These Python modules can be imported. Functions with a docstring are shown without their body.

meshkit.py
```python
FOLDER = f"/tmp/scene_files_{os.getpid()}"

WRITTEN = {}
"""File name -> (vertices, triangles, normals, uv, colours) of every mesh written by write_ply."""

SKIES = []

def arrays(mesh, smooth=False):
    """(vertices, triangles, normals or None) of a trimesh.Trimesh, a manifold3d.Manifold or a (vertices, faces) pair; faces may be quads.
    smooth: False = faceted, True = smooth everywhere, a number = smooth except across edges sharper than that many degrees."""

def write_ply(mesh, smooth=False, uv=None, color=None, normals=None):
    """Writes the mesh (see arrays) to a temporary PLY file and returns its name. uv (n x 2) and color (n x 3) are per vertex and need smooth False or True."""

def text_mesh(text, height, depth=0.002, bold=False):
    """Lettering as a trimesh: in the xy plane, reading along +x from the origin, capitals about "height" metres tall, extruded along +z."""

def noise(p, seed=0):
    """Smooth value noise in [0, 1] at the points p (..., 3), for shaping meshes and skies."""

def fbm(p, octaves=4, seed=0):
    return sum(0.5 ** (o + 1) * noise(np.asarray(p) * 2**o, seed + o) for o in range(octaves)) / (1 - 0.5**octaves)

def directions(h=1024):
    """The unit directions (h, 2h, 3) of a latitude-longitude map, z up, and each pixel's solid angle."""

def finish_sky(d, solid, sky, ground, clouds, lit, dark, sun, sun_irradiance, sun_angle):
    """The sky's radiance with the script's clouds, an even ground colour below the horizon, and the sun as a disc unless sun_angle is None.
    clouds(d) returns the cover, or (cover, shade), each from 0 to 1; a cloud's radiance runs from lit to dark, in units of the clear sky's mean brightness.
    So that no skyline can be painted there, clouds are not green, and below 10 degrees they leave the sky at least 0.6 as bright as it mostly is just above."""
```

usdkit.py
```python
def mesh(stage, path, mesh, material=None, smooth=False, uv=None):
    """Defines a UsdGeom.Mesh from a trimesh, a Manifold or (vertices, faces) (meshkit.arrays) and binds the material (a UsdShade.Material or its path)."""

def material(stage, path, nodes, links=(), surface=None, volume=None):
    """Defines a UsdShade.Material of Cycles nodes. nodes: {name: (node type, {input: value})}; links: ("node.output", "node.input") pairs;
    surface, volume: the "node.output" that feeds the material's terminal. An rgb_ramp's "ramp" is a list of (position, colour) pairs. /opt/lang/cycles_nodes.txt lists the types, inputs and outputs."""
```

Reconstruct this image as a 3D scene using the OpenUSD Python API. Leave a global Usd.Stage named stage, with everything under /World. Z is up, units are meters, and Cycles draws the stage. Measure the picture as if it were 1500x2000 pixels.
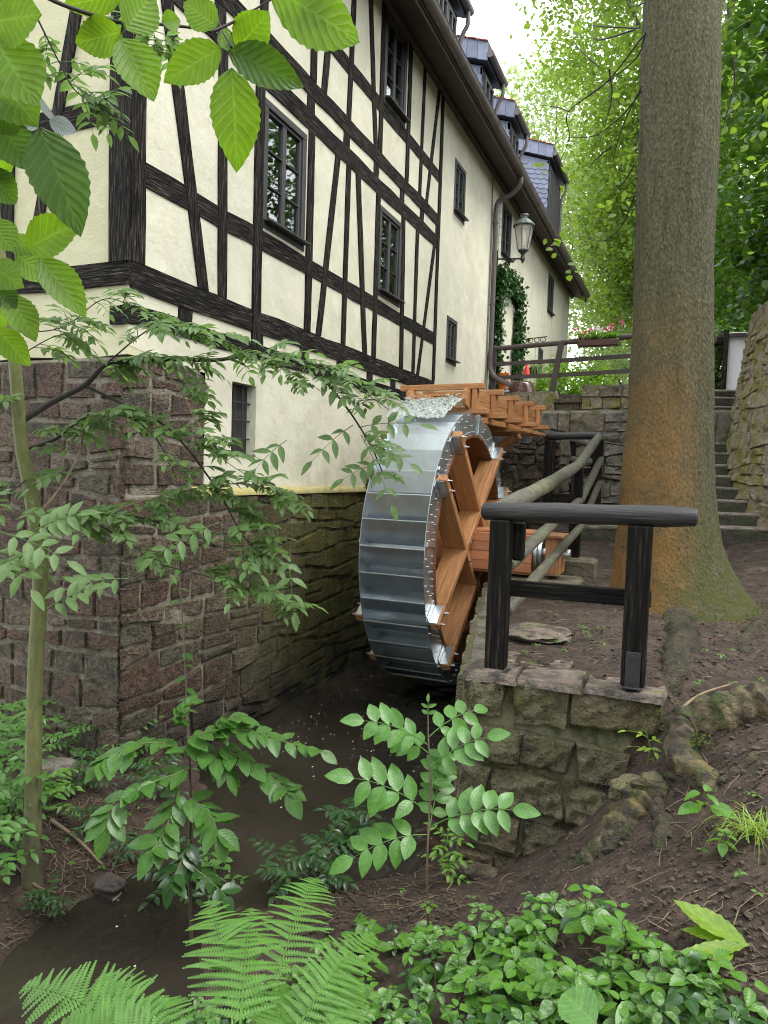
import math, random
import numpy as np
import trimesh, usdkit, meshkit
from scipy.interpolate import RBFInterpolator
from pxr import Usd, UsdGeom, UsdLux, UsdShade, Gf, Sdf, Vt

stage = Usd.Stage.CreateInMemory()
UsdGeom.SetStageUpAxis(stage, 'Z'); UsdGeom.SetStageMetersPerUnit(stage, 1.0)
UsdGeom.Xform.Define(stage, '/World'); UsdGeom.Scope.Define(stage, '/World/Looks')
rng = np.random.default_rng(7); random.seed(7)

# ------------------------------------------------------------------ camera, sky, sun, exposure
EXPOSURE = 1.52
SKY_STRENGTH, SUN_INTENSITY, SUN_ANGLE = 0.15, 0.30, 25.0
SUN_ELEV, SUN_AZ = math.radians(58), math.radians(75)      # azimuth = atan2(x, y) of the direction towards the sun
CAM = np.array([0, 0, 1.25]); FPX = 1390.0                 # focal length in pixels of the 1500 px wide photograph
_a, _p, _r = np.radians([23.0, 3.14, 1.83])
_f = np.array([-math.sin(_a)*math.cos(_p), math.cos(_a)*math.cos(_p), -math.sin(_p)])
_R0 = np.array([math.cos(_a), math.sin(_a), 0]); _U0 = np.cross(_R0, _f)
_R = math.cos(_r)*_R0 + math.sin(_r)*_U0; _U = -math.sin(_r)*_R0 + math.cos(_r)*_U0
cam = UsdGeom.Camera.Define(stage, '/World/camera')
cam.CreateHorizontalApertureAttr(27.0); cam.CreateVerticalApertureAttr(36.0)
cam.CreateFocalLengthAttr(27.0*FPX/1500); cam.CreateClippingRangeAttr((0.05, 2000.0))
cam.CreateExposureAttr(EXPOSURE)
cam.AddTransformOp().Set(Gf.Matrix4d(*_R, 0, *_U, 0, *(-_f), 0, *CAM, 1))

sky = UsdLux.DomeLight.Define(stage, '/World/sky')
sky.GetPrim().SetCustomDataByKey('kind', 'structure'); sky.GetPrim().SetCustomDataByKey('label', 'bright white overcast sky')
skymat = usdkit.material(stage, '/World/Looks/sky', {
    's': ('sky_texture', {'sky_type': 'single_scattering', 'sun_disc': False, 'sun_elevation': SUN_ELEV, 'sun_rotation': SUN_AZ}),
    'tc': ('texture_coordinate', {}), 'n': ('noise_texture', {'scale': 2.2, 'detail': 4.0}),
    'r': ('rgb_ramp', {'ramp': [(0.25, (.80, .80, .80)), (0.6, (1, 1, 1))]}),
    'c': ('mix_color', {'blend_type': 'multiply', 'fac': 1.0, 'b': (9.2, 9.5, 9.8), 'use_clamp': False}),
    'm': ('mix_color', {'fac': 0.88, 'use_clamp': False}), 'b': ('background_shader', {'strength': SKY_STRENGTH})},
    [('tc.generated', 'n.vector'), ('n.fac', 'r.fac'), ('r.color', 'c.a'), ('s.color', 'm.a'), ('c.result', 'm.b'), ('m.result', 'b.color')], surface='b.background')
UsdShade.MaterialBindingAPI.Apply(sky.GetPrim()).Bind(skymat)
sun = UsdLux.DistantLight.Define(stage, '/World/sun')
sun.CreateNormalizeAttr(True); sun.CreateIntensityAttr(SUN_INTENSITY); sun.CreateAngleAttr(SUN_ANGLE); sun.CreateColorAttr(Gf.Vec3f(1, .97, .91))
sun.AddRotateXYZOp().Set(Gf.Vec3f(90 - math.degrees(SUN_ELEV), 0, 180 - math.degrees(SUN_AZ)))

# ------------------------------------------------------------------ helpers
def ray(px, py):
    return _f + _R*(px-750)/FPX + _U*(1000-py)/FPX
def at(px, py, dist):
    r = ray(px, py); return CAM + r/np.linalg.norm(r)*dist
def on(px, py, x=None, y=None, z=None):
    r = ray(px, py)
    t = (x-CAM[0])/r[0] if x is not None else (y-CAM[1])/r[1] if y is not None else (z-CAM[2])/r[2]
    return CAM + r*t

used = {}
def numbered(parent, name):
    k = (parent, name); n = used.get(k, 0); used[k] = n+1
    return name if n == 0 else f'{name}_{n:03d}'
def tag(p, label=None, cat=None, group=None, kind=None):
    for k, v in (('label', label), ('category', cat), ('group', group), ('kind', kind)):
        if v: p.SetCustomDataByKey(k, v)
    return p
def thing(name, label, cat, loc=(0, 0, 0), group=None, kind=None):
    x = UsdGeom.Xform.Define(stage, '/World/' + numbered('/World', name))
    x.AddTranslateOp().Set(Gf.Vec3d(*map(float, loc)))
    return tag(x.GetPrim(), label, cat, group, kind)
def origin(prim):
    m = UsdGeom.XformCache().GetLocalToWorldTransform(prim)
    return np.array(m.ExtractTranslation())

class MB:
    def __init__(s): s.V, s.F, s.T, s.n = [], [], [], 0
    def add(s, v, f, uv=None):
        v = np.asarray(v, float); f = np.asarray(f, int)
        if f.shape[1] == 4: f = np.vstack([f[:, [0, 1, 2]], f[:, [0, 2, 3]]])
        s.V.append(v); s.F.append(f + s.n); s.n += len(v)
        s.T.append(np.zeros((len(v), 2)) if uv is None else np.asarray(uv, float)); return s
    def box(s, c, size, R=None, ch=0.004):
        v, f = chbox(size, ch)
        if R is not None: v = v @ np.asarray(R).T
        return s.add(v + np.asarray(c, float), f)
    def beam(s, p0, p1, w, h, up=(0, 0, 1), ch=0.004):
        p0, p1 = np.asarray(p0, float), np.asarray(p1, float); d = p1-p0; L = np.linalg.norm(d); d /= L
        y = np.cross(up, d); y /= np.linalg.norm(y); z = np.cross(d, y)
        return s.box((p0+p1)/2, (L, w, h), np.stack([d, y, z], 1), ch)
    def tube(s, pts, r, n=8, caps=True):
        pts = np.asarray(pts, float); r = np.broadcast_to(np.asarray(r, float), (len(pts),))
        t = np.gradient(pts, axis=0); t /= np.maximum(np.linalg.norm(t, axis=1, keepdims=True), 1e-9)
        a = np.array([0, 0, 1.]) if abs(t[0][2]) < .9 else np.array([1., 0, 0])
        u = np.cross(t[0], a); u /= np.linalg.norm(u); rings = []
        th = np.arange(n)/n*2*math.pi
        for i in range(len(pts)):
            u = u - t[i]*np.dot(u, t[i]); u /= np.linalg.norm(u); w = np.cross(t[i], u)
            rings.append(pts[i] + r[i]*(np.cos(th)[:, None]*u + np.sin(th)[:, None]*w))
        v = np.vstack(rings); k = len(pts); f = []
        for i in range(k-1):
            for j in range(n):
                f.append((i*n+j, i*n+(j+1) % n, (i+1)*n+(j+1) % n, (i+1)*n+j))
        f = np.array(f); f = np.vstack([f[:, [0, 1, 2]], f[:, [0, 2, 3]]])
        if caps:
            v = np.vstack([v, pts[0], pts[-1]])
            c0 = [(k*n, (j+1) % n, j) for j in range(n)]; c1 = [(k*n+1, (k-1)*n+j, (k-1)*n+(j+1) % n) for j in range(n)]
            f = np.vstack([f, c0, c1])
        return s.add(v, f)
    def mesh(s): return np.vstack(s.V), np.vstack(s.F), np.vstack(s.T)
    def build(s, name, mat, parent=None, smooth=False, uv=False, label=None, kind=None):
        v, f, t = s.mesh()
        if parent is None: path = '/World/' + numbered('/World', name)
        else:
            pp = str(parent.GetPath()); path = pp + '/' + numbered(pp, name); v = v - origin(parent)
        if uv and smooth is not True and smooth is not False: smooth = True
        p = usdkit.mesh(stage, path, trimesh.Trimesh(v, f, process=False), MAT[mat] if isinstance(mat, str) else mat, smooth=smooth, uv=t if uv else None).GetPrim()
        return tag(p, label, kind=kind)

_chf = None
def chbox(size, ch):
    global _chf
    sg = np.array([(x, y, z) for x in (-1, 1) for y in (-1, 1) for z in (-1, 1)], float)
    if _chf is None:
        pts = np.vstack([sg*(np.array([.5]*3)-.1*(1-np.eye(3)[k])) for k in range(3)])
        h = trimesh.Trimesh(pts, trimesh.convex.convex_hull(pts).faces, process=False) if False else None
        from scipy.spatial import ConvexHull
        hull = ConvexHull(pts); f = hull.simplices.copy(); n = hull.equations[:, :3]
        c = np.cross(pts[f[:, 1]]-pts[f[:, 0]], pts[f[:, 2]]-pts[f[:, 0]])
        flip = (c*n).sum(1) < 0; f[flip] = f[flip][:, ::-1]; _chf = f
    h = np.asarray(size, float)/2; ch = min(ch, h.min()*.6)
    return np.vstack([sg*(h-ch*(1-np.eye(3)[k])) for k in range(3)]), _chf

def lathe(profile, n=20, c=(0, 0, 0)):
    pr = np.asarray(profile, float); th = np.arange(n)/n*2*math.pi
    v = np.stack([pr[:, 0][:, None]*np.cos(th), pr[:, 0][:, None]*np.sin(th), np.repeat(pr[:, 1][:, None], n, 1)], -1).reshape(-1, 3) + np.asarray(c)
    f = [(i*n+j, i*n+(j+1) % n, (i+1)*n+(j+1) % n, (i+1)*n+j) for i in range(len(pr)-1) for j in range(n)]
    return v, np.array(f)
def smooth_path(pts, k=6):
    pts = np.asarray(pts, float)
    if len(pts) < 3: return np.array([pts[0]+(pts[-1]-pts[0])*t for t in np.linspace(0, 1, k)])
    P = np.vstack([2*pts[0]-pts[1], pts, 2*pts[-1]-pts[-2]]); out = []
    for i in range(1, len(P)-2):
        for t in np.arange(k)/k:
            a, b, c, d = P[i-1:i+3]
            out.append(.5*((2*b)+(-a+c)*t+(2*a-5*b+4*c-d)*t*t+(-a+3*b-3*c+d)*t**3))
    return np.vstack(out+[pts[-1]])
def unit(v): v = np.asarray(v, float); return v/max(np.linalg.norm(v), 1e-9)
def sstep(a, b, x): t = np.clip((x-a)/(b-a), 0, 1); return t*t*(3-2*t)

# ------------------------------------------------------------------ materials
MAT = {}
def surf(name, ramp, scale=8, stretch=(1, 1, 1), rough=.8, bump=None, turn=None, over=(), metallic=0.0, detail=5, spec=.5, rrough=None, distortion=0.0, island=0.0, obj=0.0):
    """ramp: colours over a noise; bump: [(scale, height distance)]; over: (colour, scale, lo, hi, (axis, from, to) or None)"""
    N = {'g': ('geometry', {}), 'mp': ('mapping', {'scale': stretch}), 'n': ('noise_texture', {'scale': scale, 'detail': detail, 'roughness': .62, 'distortion': distortion}),
         'r': ('rgb_ramp', {'ramp': ramp}), 'p': ('principled_bsdf', {'roughness': rough, 'metallic': metallic, 'specular_ior_level': spec})}
    L = [('g.position', 'mp.vector'), ('mp.vector', 'n.vector'), ('n.fac', 'r.fac')]
    if turn is not None:
        N['mt'] = ('mapping', {'rotation': (turn, 0, 0)}); L = [('g.position', 'mt.vector'), ('mt.vector', 'mp.vector')] + L[1:]
    col = 'r.color'
    if island or obj:
        N['oi'] = ('object_info', {}); N['mr'] = ('map_range', {'to_min': 1-(island or obj), 'to_max': 1+(island or obj)})
        N['hv'] = ('hsv', {}); L += [('g.random_per_island' if island else 'oi.random', 'mr.value'), ('mr.result', 'hv.value'), (col, 'hv.color')]; col = 'hv.color'
    for i, (c, sc, lo, hi, grad) in enumerate(over):
        N[f'on{i}'] = ('noise_texture', {'scale': sc, 'detail': 6, 'roughness': .65}); N[f'om{i}'] = ('map_range', {'from_min': lo, 'from_max': hi, 'clamp': True})
        N[f'ox{i}'] = ('mix_color', {'b': c}); L += [('g.position', f'on{i}.vector'), (f'on{i}.fac', f'om{i}.value'), (col, f'ox{i}.a')]
        fac = f'om{i}.result'
        if grad:
            for q, (ax, a, b) in enumerate(grad if isinstance(grad[0], tuple) else [grad]):
                N[f'sx{i}{q}'] = ('separate_xyz', {}); N[f'gm{i}{q}'] = ('map_range', {'from_min': a, 'from_max': b, 'clamp': True}); N[f'mm{i}{q}'] = ('math', {'math_type': 'multiply'})
                L += [('g.position', f'sx{i}{q}.vector'), (f'sx{i}{q}.{ax}', f'gm{i}{q}.value'), (fac, f'mm{i}{q}.value1'), (f'gm{i}{q}.result', f'mm{i}{q}.value2')]; fac = f'mm{i}{q}.value'
        L.append((fac, f'ox{i}.fac')); col = f'ox{i}.result'
    L.append((col, 'p.base_color'))
    if rrough:
        N['rr'] = ('map_range', {'to_min': rrough[0], 'to_max': rrough[1], 'clamp': True}); L += [('n.fac', 'rr.value'), ('rr.result', 'p.roughness')]
    prev = None
    for i, (sc, dist) in enumerate(bump or []):
        N[f'bn{i}'] = ('noise_texture', {'scale': sc, 'detail': 5, 'roughness': .6}); N[f'b{i}'] = ('bump', {'distance': dist, 'strength': .9})
        L += [('mp.vector', f'bn{i}.vector'), (f'bn{i}.fac', f'b{i}.height')]
        if prev: L.append((prev, f'b{i}.normal'))
        prev = f'b{i}.normal'
    if prev: L.append((prev, 'p.normal'))
    MAT[name] = usdkit.material(stage, '/World/Looks/'+name, N, L, surface='p.BSDF'); return MAT[name]

def leafmat(name, c1, c2, trans=.35, rough=.4, veins=0, tcol=None, island=True, spec=.5, blotch=None):
    N = {'g': ('geometry', {}), 'oi': ('object_info', {}), 'r': ('rgb_ramp', {'ramp': [(0, c1), (1, c2)]}), 'p': ('principled_bsdf', {'roughness': rough, 'specular_ior_level': spec}),
         't': ('translucent_bsdf', {}), 'm': ('mix_closure', {'fac': trans}), 'hs': ('hsv', {'value': 1.7, 'saturation': 1.08, 'hue': .49})}
    L = [('g.random_per_island' if island else 'oi.random', 'r.fac')]; col = 'r.color'
    N['wn'] = ('noise_texture', {'scale': 35.0, 'detail': 3}); N['wr'] = ('map_range', {'from_min': .3, 'from_max': .7, 'to_min': .8, 'to_max': 1.15}); N['wm'] = ('hsv', {})
    L += [('g.position', 'wn.vector'), ('wn.fac', 'wr.value'), ('wr.result', 'wm.value'), (col, 'wm.color')]; col = 'wm.color'
    if veins:
        N.update({'a': ('uvmap', {'attribute': 'st'}), 's': ('separate_xyz', {}), 'ab': ('math', {'math_type': 'absolute'}), 'k': ('math', {'math_type': 'multiply_add', 'value2': -.22}),
                  'w': ('math', {'math_type': 'multiply', 'value2': float(veins)*2*math.pi}), 'sn': ('math', {'math_type': 'sine'}), 'mid': ('math', {'math_type': 'smoothmin', 'value2': .10, 'value3': .05}),
                  'vv': ('map_range', {'from_min': .72, 'from_max': 1.0, 'clamp': True}), 'mv': ('map_range', {'from_min': .03, 'from_max': .075, 'to_min': 1.0, 'to_max': 0.0, 'clamp': True}),
                  'mx': ('math', {'math_type': 'maximum'}), 'vm': ('math', {'math_type': 'multiply', 'value2': .2}), 'lt': ('mix_color', {'b': tuple(min(1, x*1.5+.02) for x in c2)}),
                  'bp': ('bump', {'distance': .00035, 'strength': .6})})
        L += [('a.UV', 's.vector'), ('s.y', 'ab.value1'), ('ab.value', 'k.value1'), ('s.x', 'k.value3'), ('k.value', 'w.value1'), ('w.value', 'sn.value1'), ('sn.value', 'vv.value'),
              ('ab.value', 'mv.value'), ('vv.result', 'mx.value1'), ('mv.result', 'mx.value2'), ('mx.value', 'vm.value1'), ('vm.value', 'lt.fac'), (col, 'lt.a'), ('sn.value', 'bp.height'), ('bp.normal', 'p.normal')]
        col = 'lt.result'
    if blotch:
        N.update({'bn': ('noise_texture', {'scale': 60., 'detail': 2}), 'br': ('map_range', {'from_min': .5, 'from_max': .62, 'to_max': .45, 'clamp': True}), 'bx': ('mix_color', {'b': blotch})})
        L += [('g.position', 'bn.vector'), ('bn.fac', 'br.value'), ('br.result', 'bx.fac'), (col, 'bx.a')]; col = 'bx.result'
    L += [(col, 'p.base_color'), (col, 'hs.color'), ('hs.color', 't.color'), ('p.BSDF', 'm.closure1'), ('t.BSDF', 'm.closure2')]
    MAT[name] = usdkit.material(stage, '/World/Looks/'+name, N, L, surface='m.closure'); return MAT[name]

surf('plaster', [(.3, (.53, .505, .385)), (.7, (.615, .59, .465))], 2.2, bump=[(3.0, .03), (22, .004)], rough=.9, spec=.25,
     over=[((.45, .43, .33), 1.3, .48, .78, None), ((.30, .29, .17), 3.0, .45, .75, [('z', 1.75, 1.05), ('y', 5.5, 8.5)]), ((.40, .36, .25), 5, .6, .8, None)])
surf('plaster_gable', [(.3, (.47, .45, .29)), (.7, (.56, .53, .36))], 3, bump=[(6, .018), (45, .005)], rough=.92, spec=.2)  # yellower plaster, the shade on the gable put into its darker colour
TB = [(.36, (.004, .0038, .0036)), (.50, (.011, .010, .009)), (.58, (.045, .038, .032)), (.72, (.20, .172, .14))]
for nm, st in (('timber_upright', (85, 85, 3.2)), ('timber_along', (85, 3.2, 85)), ('timber_across', (3.2, 85, 85))):
    surf(nm, TB, 1.6, stretch=st, bump=[(1.8, .012), (5, .004)], rough=.85, detail=9, distortion=.6, spec=.1)
surf('cement_ledge', [(.3, (.30, .27, .14)), (.7, (.42, .36, .12))], 6, bump=[(20, .01)], rough=.95, over=[((.10, .11, .03), 5, .5, .62, ('y', 6.5, 10))])
RED = [[(.35, (.072, .043, .030)), (.65, (.205, .128, .090))], [(.35, (.062, .044, .030)), (.65, (.18, .128, .090))], [(.35, (.11, .078, .052)), (.65, (.27, .205, .145))], [(.35, (.075, .064, .043)), (.65, (.19, .165, .115))]]
for i, r in enumerate(RED):
    surf(f'stone_porphyry_{"abcd"[i]}', r, 22, bump=[(12, .07), (48, .035)], rough=.92, spec=.3, over=[((.06, .055, .045), 7, .50, .68, None), ((.17, .15, .10), 4, .58, .72, None), ((.33, .25, .20), 95, .58, .68, None), ((.03, .022, .018), 70, .57, .68, None)])
    surf(f'stone_channel_{"abcd"[i]}', r, 22, bump=[(11, .08), (44, .04)], rough=.93, spec=.3,
         over=[((.155, .135, .075), 5, .40, .55, ('y', 5.0, 6.4)), ((.125, .122, .028), 4.5, .34, .50, ('y', 5.9, 7.2)), ((.21, .19, .045), 2.6, .50, .62, [('y', 5.3, 6.6), ('z', -1.3, .6)]), ((.25, .22, .14), 90, .60, .70, None), ((.022, .02, .012), 60, .55, .66, None), ((.028, .022, .017), 3, .3, .62, ('z', -.55, -1.3))])
surf('mortar', [(.3, (.17, .15, .112)), (.7, (.31, .275, .21))], 14, bump=[(16, .06), (60, .03)], rough=.95, spec=.2, over=[((.085, .08, .055), 4, .5, .66, None)])
surf('mortar_channel', [(.3, (.13, .115, .085)), (.7, (.23, .205, .155))], 14, bump=[(16, .03)], rough=.95, spec=.2, over=[((.05, .05, .018), 5, .38, .55, ('y', 5.8, 7.2)), ((.025, .02, .016), 3, .3, .6, ('z', -.6, -1.3))])
GRN = [[(.3, (.125, .095, .062)), (.7, (.235, .185, .115))], [(.3, (.135, .118, .07)), (.7, (.23, .20, .125))], [(.3, (.095, .078, .052)), (.7, (.19, .155, .10))]]
for i, r in enumerate(GRN):
    surf(f'stone_granite_{"abc"[i]}', r, 30, bump=[(10, .09), (42, .045)], rough=.9, spec=.3, over=[((.12, .125, .04), 5, .46, .60, ('z', -.9, -.1)), ((.05, .042, .03), 4, .5, .68, ('z', -.35, -.9)), ((.33, .27, .18), 85, .58, .68, None), ((.035, .03, .02), 60, .56, .66, None), ((.045, .04, .025), 11, .60, .68, None)])
surf('mortar_granite', [(.3, (.13, .12, .075)), (.7, (.21, .19, .12))], 14, bump=[(25, .02)], rough=.95, over=[((.07, .075, .03), 5, .5, .6, None)])
surf('stone_cap', [(.3, (.13, .098, .075)), (.7, (.24, .185, .15))], 14, bump=[(20, .03), (50, .015)], rough=.6, over=[((.05, .04, .03), 6, .45, .6, None), ((.11, .115, .04), 7, .55, .65, None)])
GRY = [[(.3, (.12, .105, .085)), (.7, (.25, .22, .18))], [(.3, (.14, .115, .08)), (.7, (.26, .22, .155))]]
for i, r in enumerate(GRY):
    surf(f'stone_grey_{"ab"[i]}', r, 16, bump=[(9, .09), (40, .04)], rough=.85, spec=.4, over=[((.055, .055, .025), 4, .52, .66, None), ((.05, .04, .035), 3, .55, .7, None)])
    surf(f'stone_mossy_{"ab"[i]}', [(.3, (.19, .15, .11)), (.7, (.36, .30, .22))], 14, bump=[(9, .09), (45, .04)], rough=.92, over=[((.20, .19, .04), 3.2, .45, .58, None), ((.09, .085, .05), 6, .55, .7, None)])
surf('stone_wet', [(.3, (.035, .028, .024)), (.7, (.11, .085, .07))], 14, bump=[(7, .05), (40, .014)], rough=.45, over=[((.02, .018, .015), 3, .45, .6, None)])  # wet stone, darkened further by painting in the shade under the flume
surf('mortar_grey', [(.3, (.09, .08, .06)), (.7, (.17, .15, .115))], 14, bump=[(25, .02)], rough=.95, over=[((.05, .055, .02), 4, .5, .6, None)])
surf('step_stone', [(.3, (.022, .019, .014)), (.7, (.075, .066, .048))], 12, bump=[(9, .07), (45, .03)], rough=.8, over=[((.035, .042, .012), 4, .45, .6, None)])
surf('step_tread', [(.3, (.13, .105, .085)), (.7, (.27, .225, .185))], 14, bump=[(20, .02)], rough=.75, over=[((.06, .06, .025), 6, .5, .62, None), ((.05, .035, .025), 30, .55, .65, None)])  # worn tread tone, with sky light on top and nosing painted in
surf('galvanised', [(.3, (.52, .56, .58)), (.7, (.60, .64, .66))], 5, rough=.3, metallic=1.0, rrough=(.30, .40), bump=[(2, .0004)], detail=8)
surf('bolt_steel', [(.3, (.5, .5, .5)), (.7, (.7, .7, .7))], 9, rough=.3, metallic=1.0)
LW = [(.3, (.25, .105, .036)), (.55, (.39, .185, .072)), (.75, (.50, .27, .12))]
for nm, tr_ in (('larch_arm', math.radians(44)), ('larch_arm_cross', math.radians(-38))):
    surf(nm, LW, 1.6, stretch=(24, 1.5, 24), rough=.5, bump=[(2, .002)], turn=tr_)
for nm, st in (('larch_along', (26, 1.5, 26)), ('larch_across', (1.5, 26, 26)), ('larch_upright', (26, 26, 1.5)), ('larch', (12, 6, 6))):
    surf(nm, LW, 1.6, stretch=st, rough=.5, bump=[(2, .002)], obj=.13)
surf('wheel_sole_wood', [(.3, (.10, .038, .015)), (.7, (.20, .085, .033))], 1.6, stretch=(1.5, 26, 26), rough=.5, bump=[(2, .002)], obj=.12)
surf('axle_wood', [(.3, (.34, .12, .05)), (.7, (.50, .21, .10))], 1.6, stretch=(1.5, 22, 22), rough=.45, bump=[(2, .002)], obj=.18)
for nm, st in (('tarred_upright', (30, 30, 1.5)), ('tarred_across', (1.5, 30, 30))):
    surf(nm, [(.38, (.004, .0038, .0036)), (.56, (.010, .009, .008)), (.74, (.065, .048, .036))], 1.8, stretch=st, rough=.6, bump=[(2, .012)], spec=.1)
surf('tarred_log', [(.4, (.008, .008, .009)), (.66, (.03, .028, .025)), (.85, (.15, .14, .12))], 1.8, stretch=(1.5, 30, 30), rough=.42, bump=[(2, .008)], spec=.4)
surf('grey_log', [(.3, (.038, .034, .025)), (.6, (.085, .077, .058)), (.8, (.17, .157, .127))], 1.8, stretch=(22, 2.2, 22), rough=.7, bump=[(2, .006)], over=[((.10, .115, .045), 5, .5, .66, None)])
surf('brown_metal', [(.3, (.062, .050, .045)), (.7, (.098, .081, .073))], 4, rough=.42, bump=[(3, .001)])
surf('soffit_wood', [(.3, (.040, .029, .025)), (.7, (.07, .05, .043))], 2, stretch=(8, 1, 8), rough=.7, bump=[(4, .003)])
surf('window_paint', [(.3, (.028, .027, .027)), (.7, (.045, .043, .042))], 6, rough=.5, bump=[(12, .001)])
surf('dark_room', [(.3, (.02, .02, .02)), (.7, (.035, .033, .03))], 3, rough=.9)
surf('slate', [(.3, (.115, .13, .185)), (.7, (.175, .195, .26))], 5, rough=.42, bump=[(14, .002)], obj=.14)
surf('red_tile', [(.3, (.27, .07, .035)), (.7, (.42, .13, .06))], 8, rough=.7, bump=[(14, .004)], obj=.1)
surf('soil', [(.3, (.026, .017, .012)), (.5, (.052, .034, .024)), (.72, (.10, .068, .048))], 9, rough=.82, bump=[(7, .06), (40, .03), (120, .012)], spec=.35,
     over=[((.14, .105, .07), 38, .60, .70, None), ((.035, .05, .016), 2.2, .60, .72, None), ((.13, .10, .078), 5, .5, .7, [('y', 4.3, 9)])])
surf('leaf_litter_brown', [(.3, (.045, .028, .018)), (.7, (.20, .135, .08))], 60, rough=.8, island=.6)
surf('root_pale', [(.32, (.07, .052, .026)), (.68, (.20, .155, .075))], 14, rough=.85, bump=[(12, .08), (45, .03)], over=[((.15, .12, .025), 3.5, .54, .68, None), ((.035, .027, .02), 5, .44, .6, None), ((.05, .07, .012), 8, .5, .62, None)])
surf('twig_pale', [(.3, (.13, .09, .055)), (.7, (.25, .18, .11))], 20, rough=.8, bump=[(60, .002)])
surf('twig_dark', [(.3, (.016, .013, .010)), (.7, (.045, .036, .028))], 20, rough=.7)
surf('green_bark', [(.3, (.105, .115, .035)), (.7, (.18, .19, .065))], 10, stretch=(3, 3, 1), rough=.7, bump=[(20, .003)], over=[((.05, .045, .03), 6, .6, .7, None), ((.06, .05, .035), 3, .3, .6, ('z', -.4, -1.0))])
surf('root_bark', [(.32, (.035, .027, .015)), (.68, (.14, .11, .058))], 16, rough=.88, bump=[(12, .08), (48, .04)], over=[((.12, .11, .02), 4, .48, .62, None), ((.032, .023, .016), 4, .46, .60, None), ((.055, .075, .012), 9, .56, .66, None)])
surf('stem_green', [(.3, (.07, .10, .02)), (.7, (.13, .16, .045))], 10, rough=.6)
surf('stem_red', [(.3, (.06, .04, .025)), (.7, (.11, .075, .05))], 10, rough=.6)
surf('white_wall', [(.3, (.68, .67, .70)), (.7, (.78, .77, .80))], 2, rough=.9, bump=[(12, .003)])
surf('lamp_green', [(.3, (.075, .095, .088)), (.7, (.12, .145, .135))], 6, rough=.45, bump=[(12, .001)])
surf('iron_black', [(.3, (.012, .012, .012)), (.7, (.025, .024, .023))], 10, rough=.5)
surf('glazed_brown', [(.3, (.05, .02, .016)), (.7, (.075, .032, .025))], 5, rough=.18)
surf('gnome_red', [(.3, (.60, .03, .02)), (.7, (.70, .05, .03))], 5, rough=.5)
surf('gnome_green', [(.3, (.22, .46, .03)), (.7, (.32, .56, .05))], 5, rough=.5)
surf('sign_orange', [(.3, (.72, .15, .02)), (.7, (.78, .18, .03))], 5, rough=.5)
surf('sign_letter', [(.3, (.85, .72, .55)), (.7, (.9, .78, .6))], 5, rough=.6)
surf('petal_pink', [(.3, (.75, .08, .20)), (.7, (.85, .16, .30))], 30, rough=.6, island=.3)
surf('petal_white', [(.3, (.8, .65, .70)), (.7, (.88, .8, .84))], 30, rough=.6)
surf('conifer_dark', [(.3, (.012, .022, .012)), (.7, (.03, .05, .022))], 10, rough=.7, island=.4)
surf('moss', [(.3, (.06, .085, .012)), (.7, (.14, .17, .03))], 30, rough=.95, island=.4)
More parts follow.
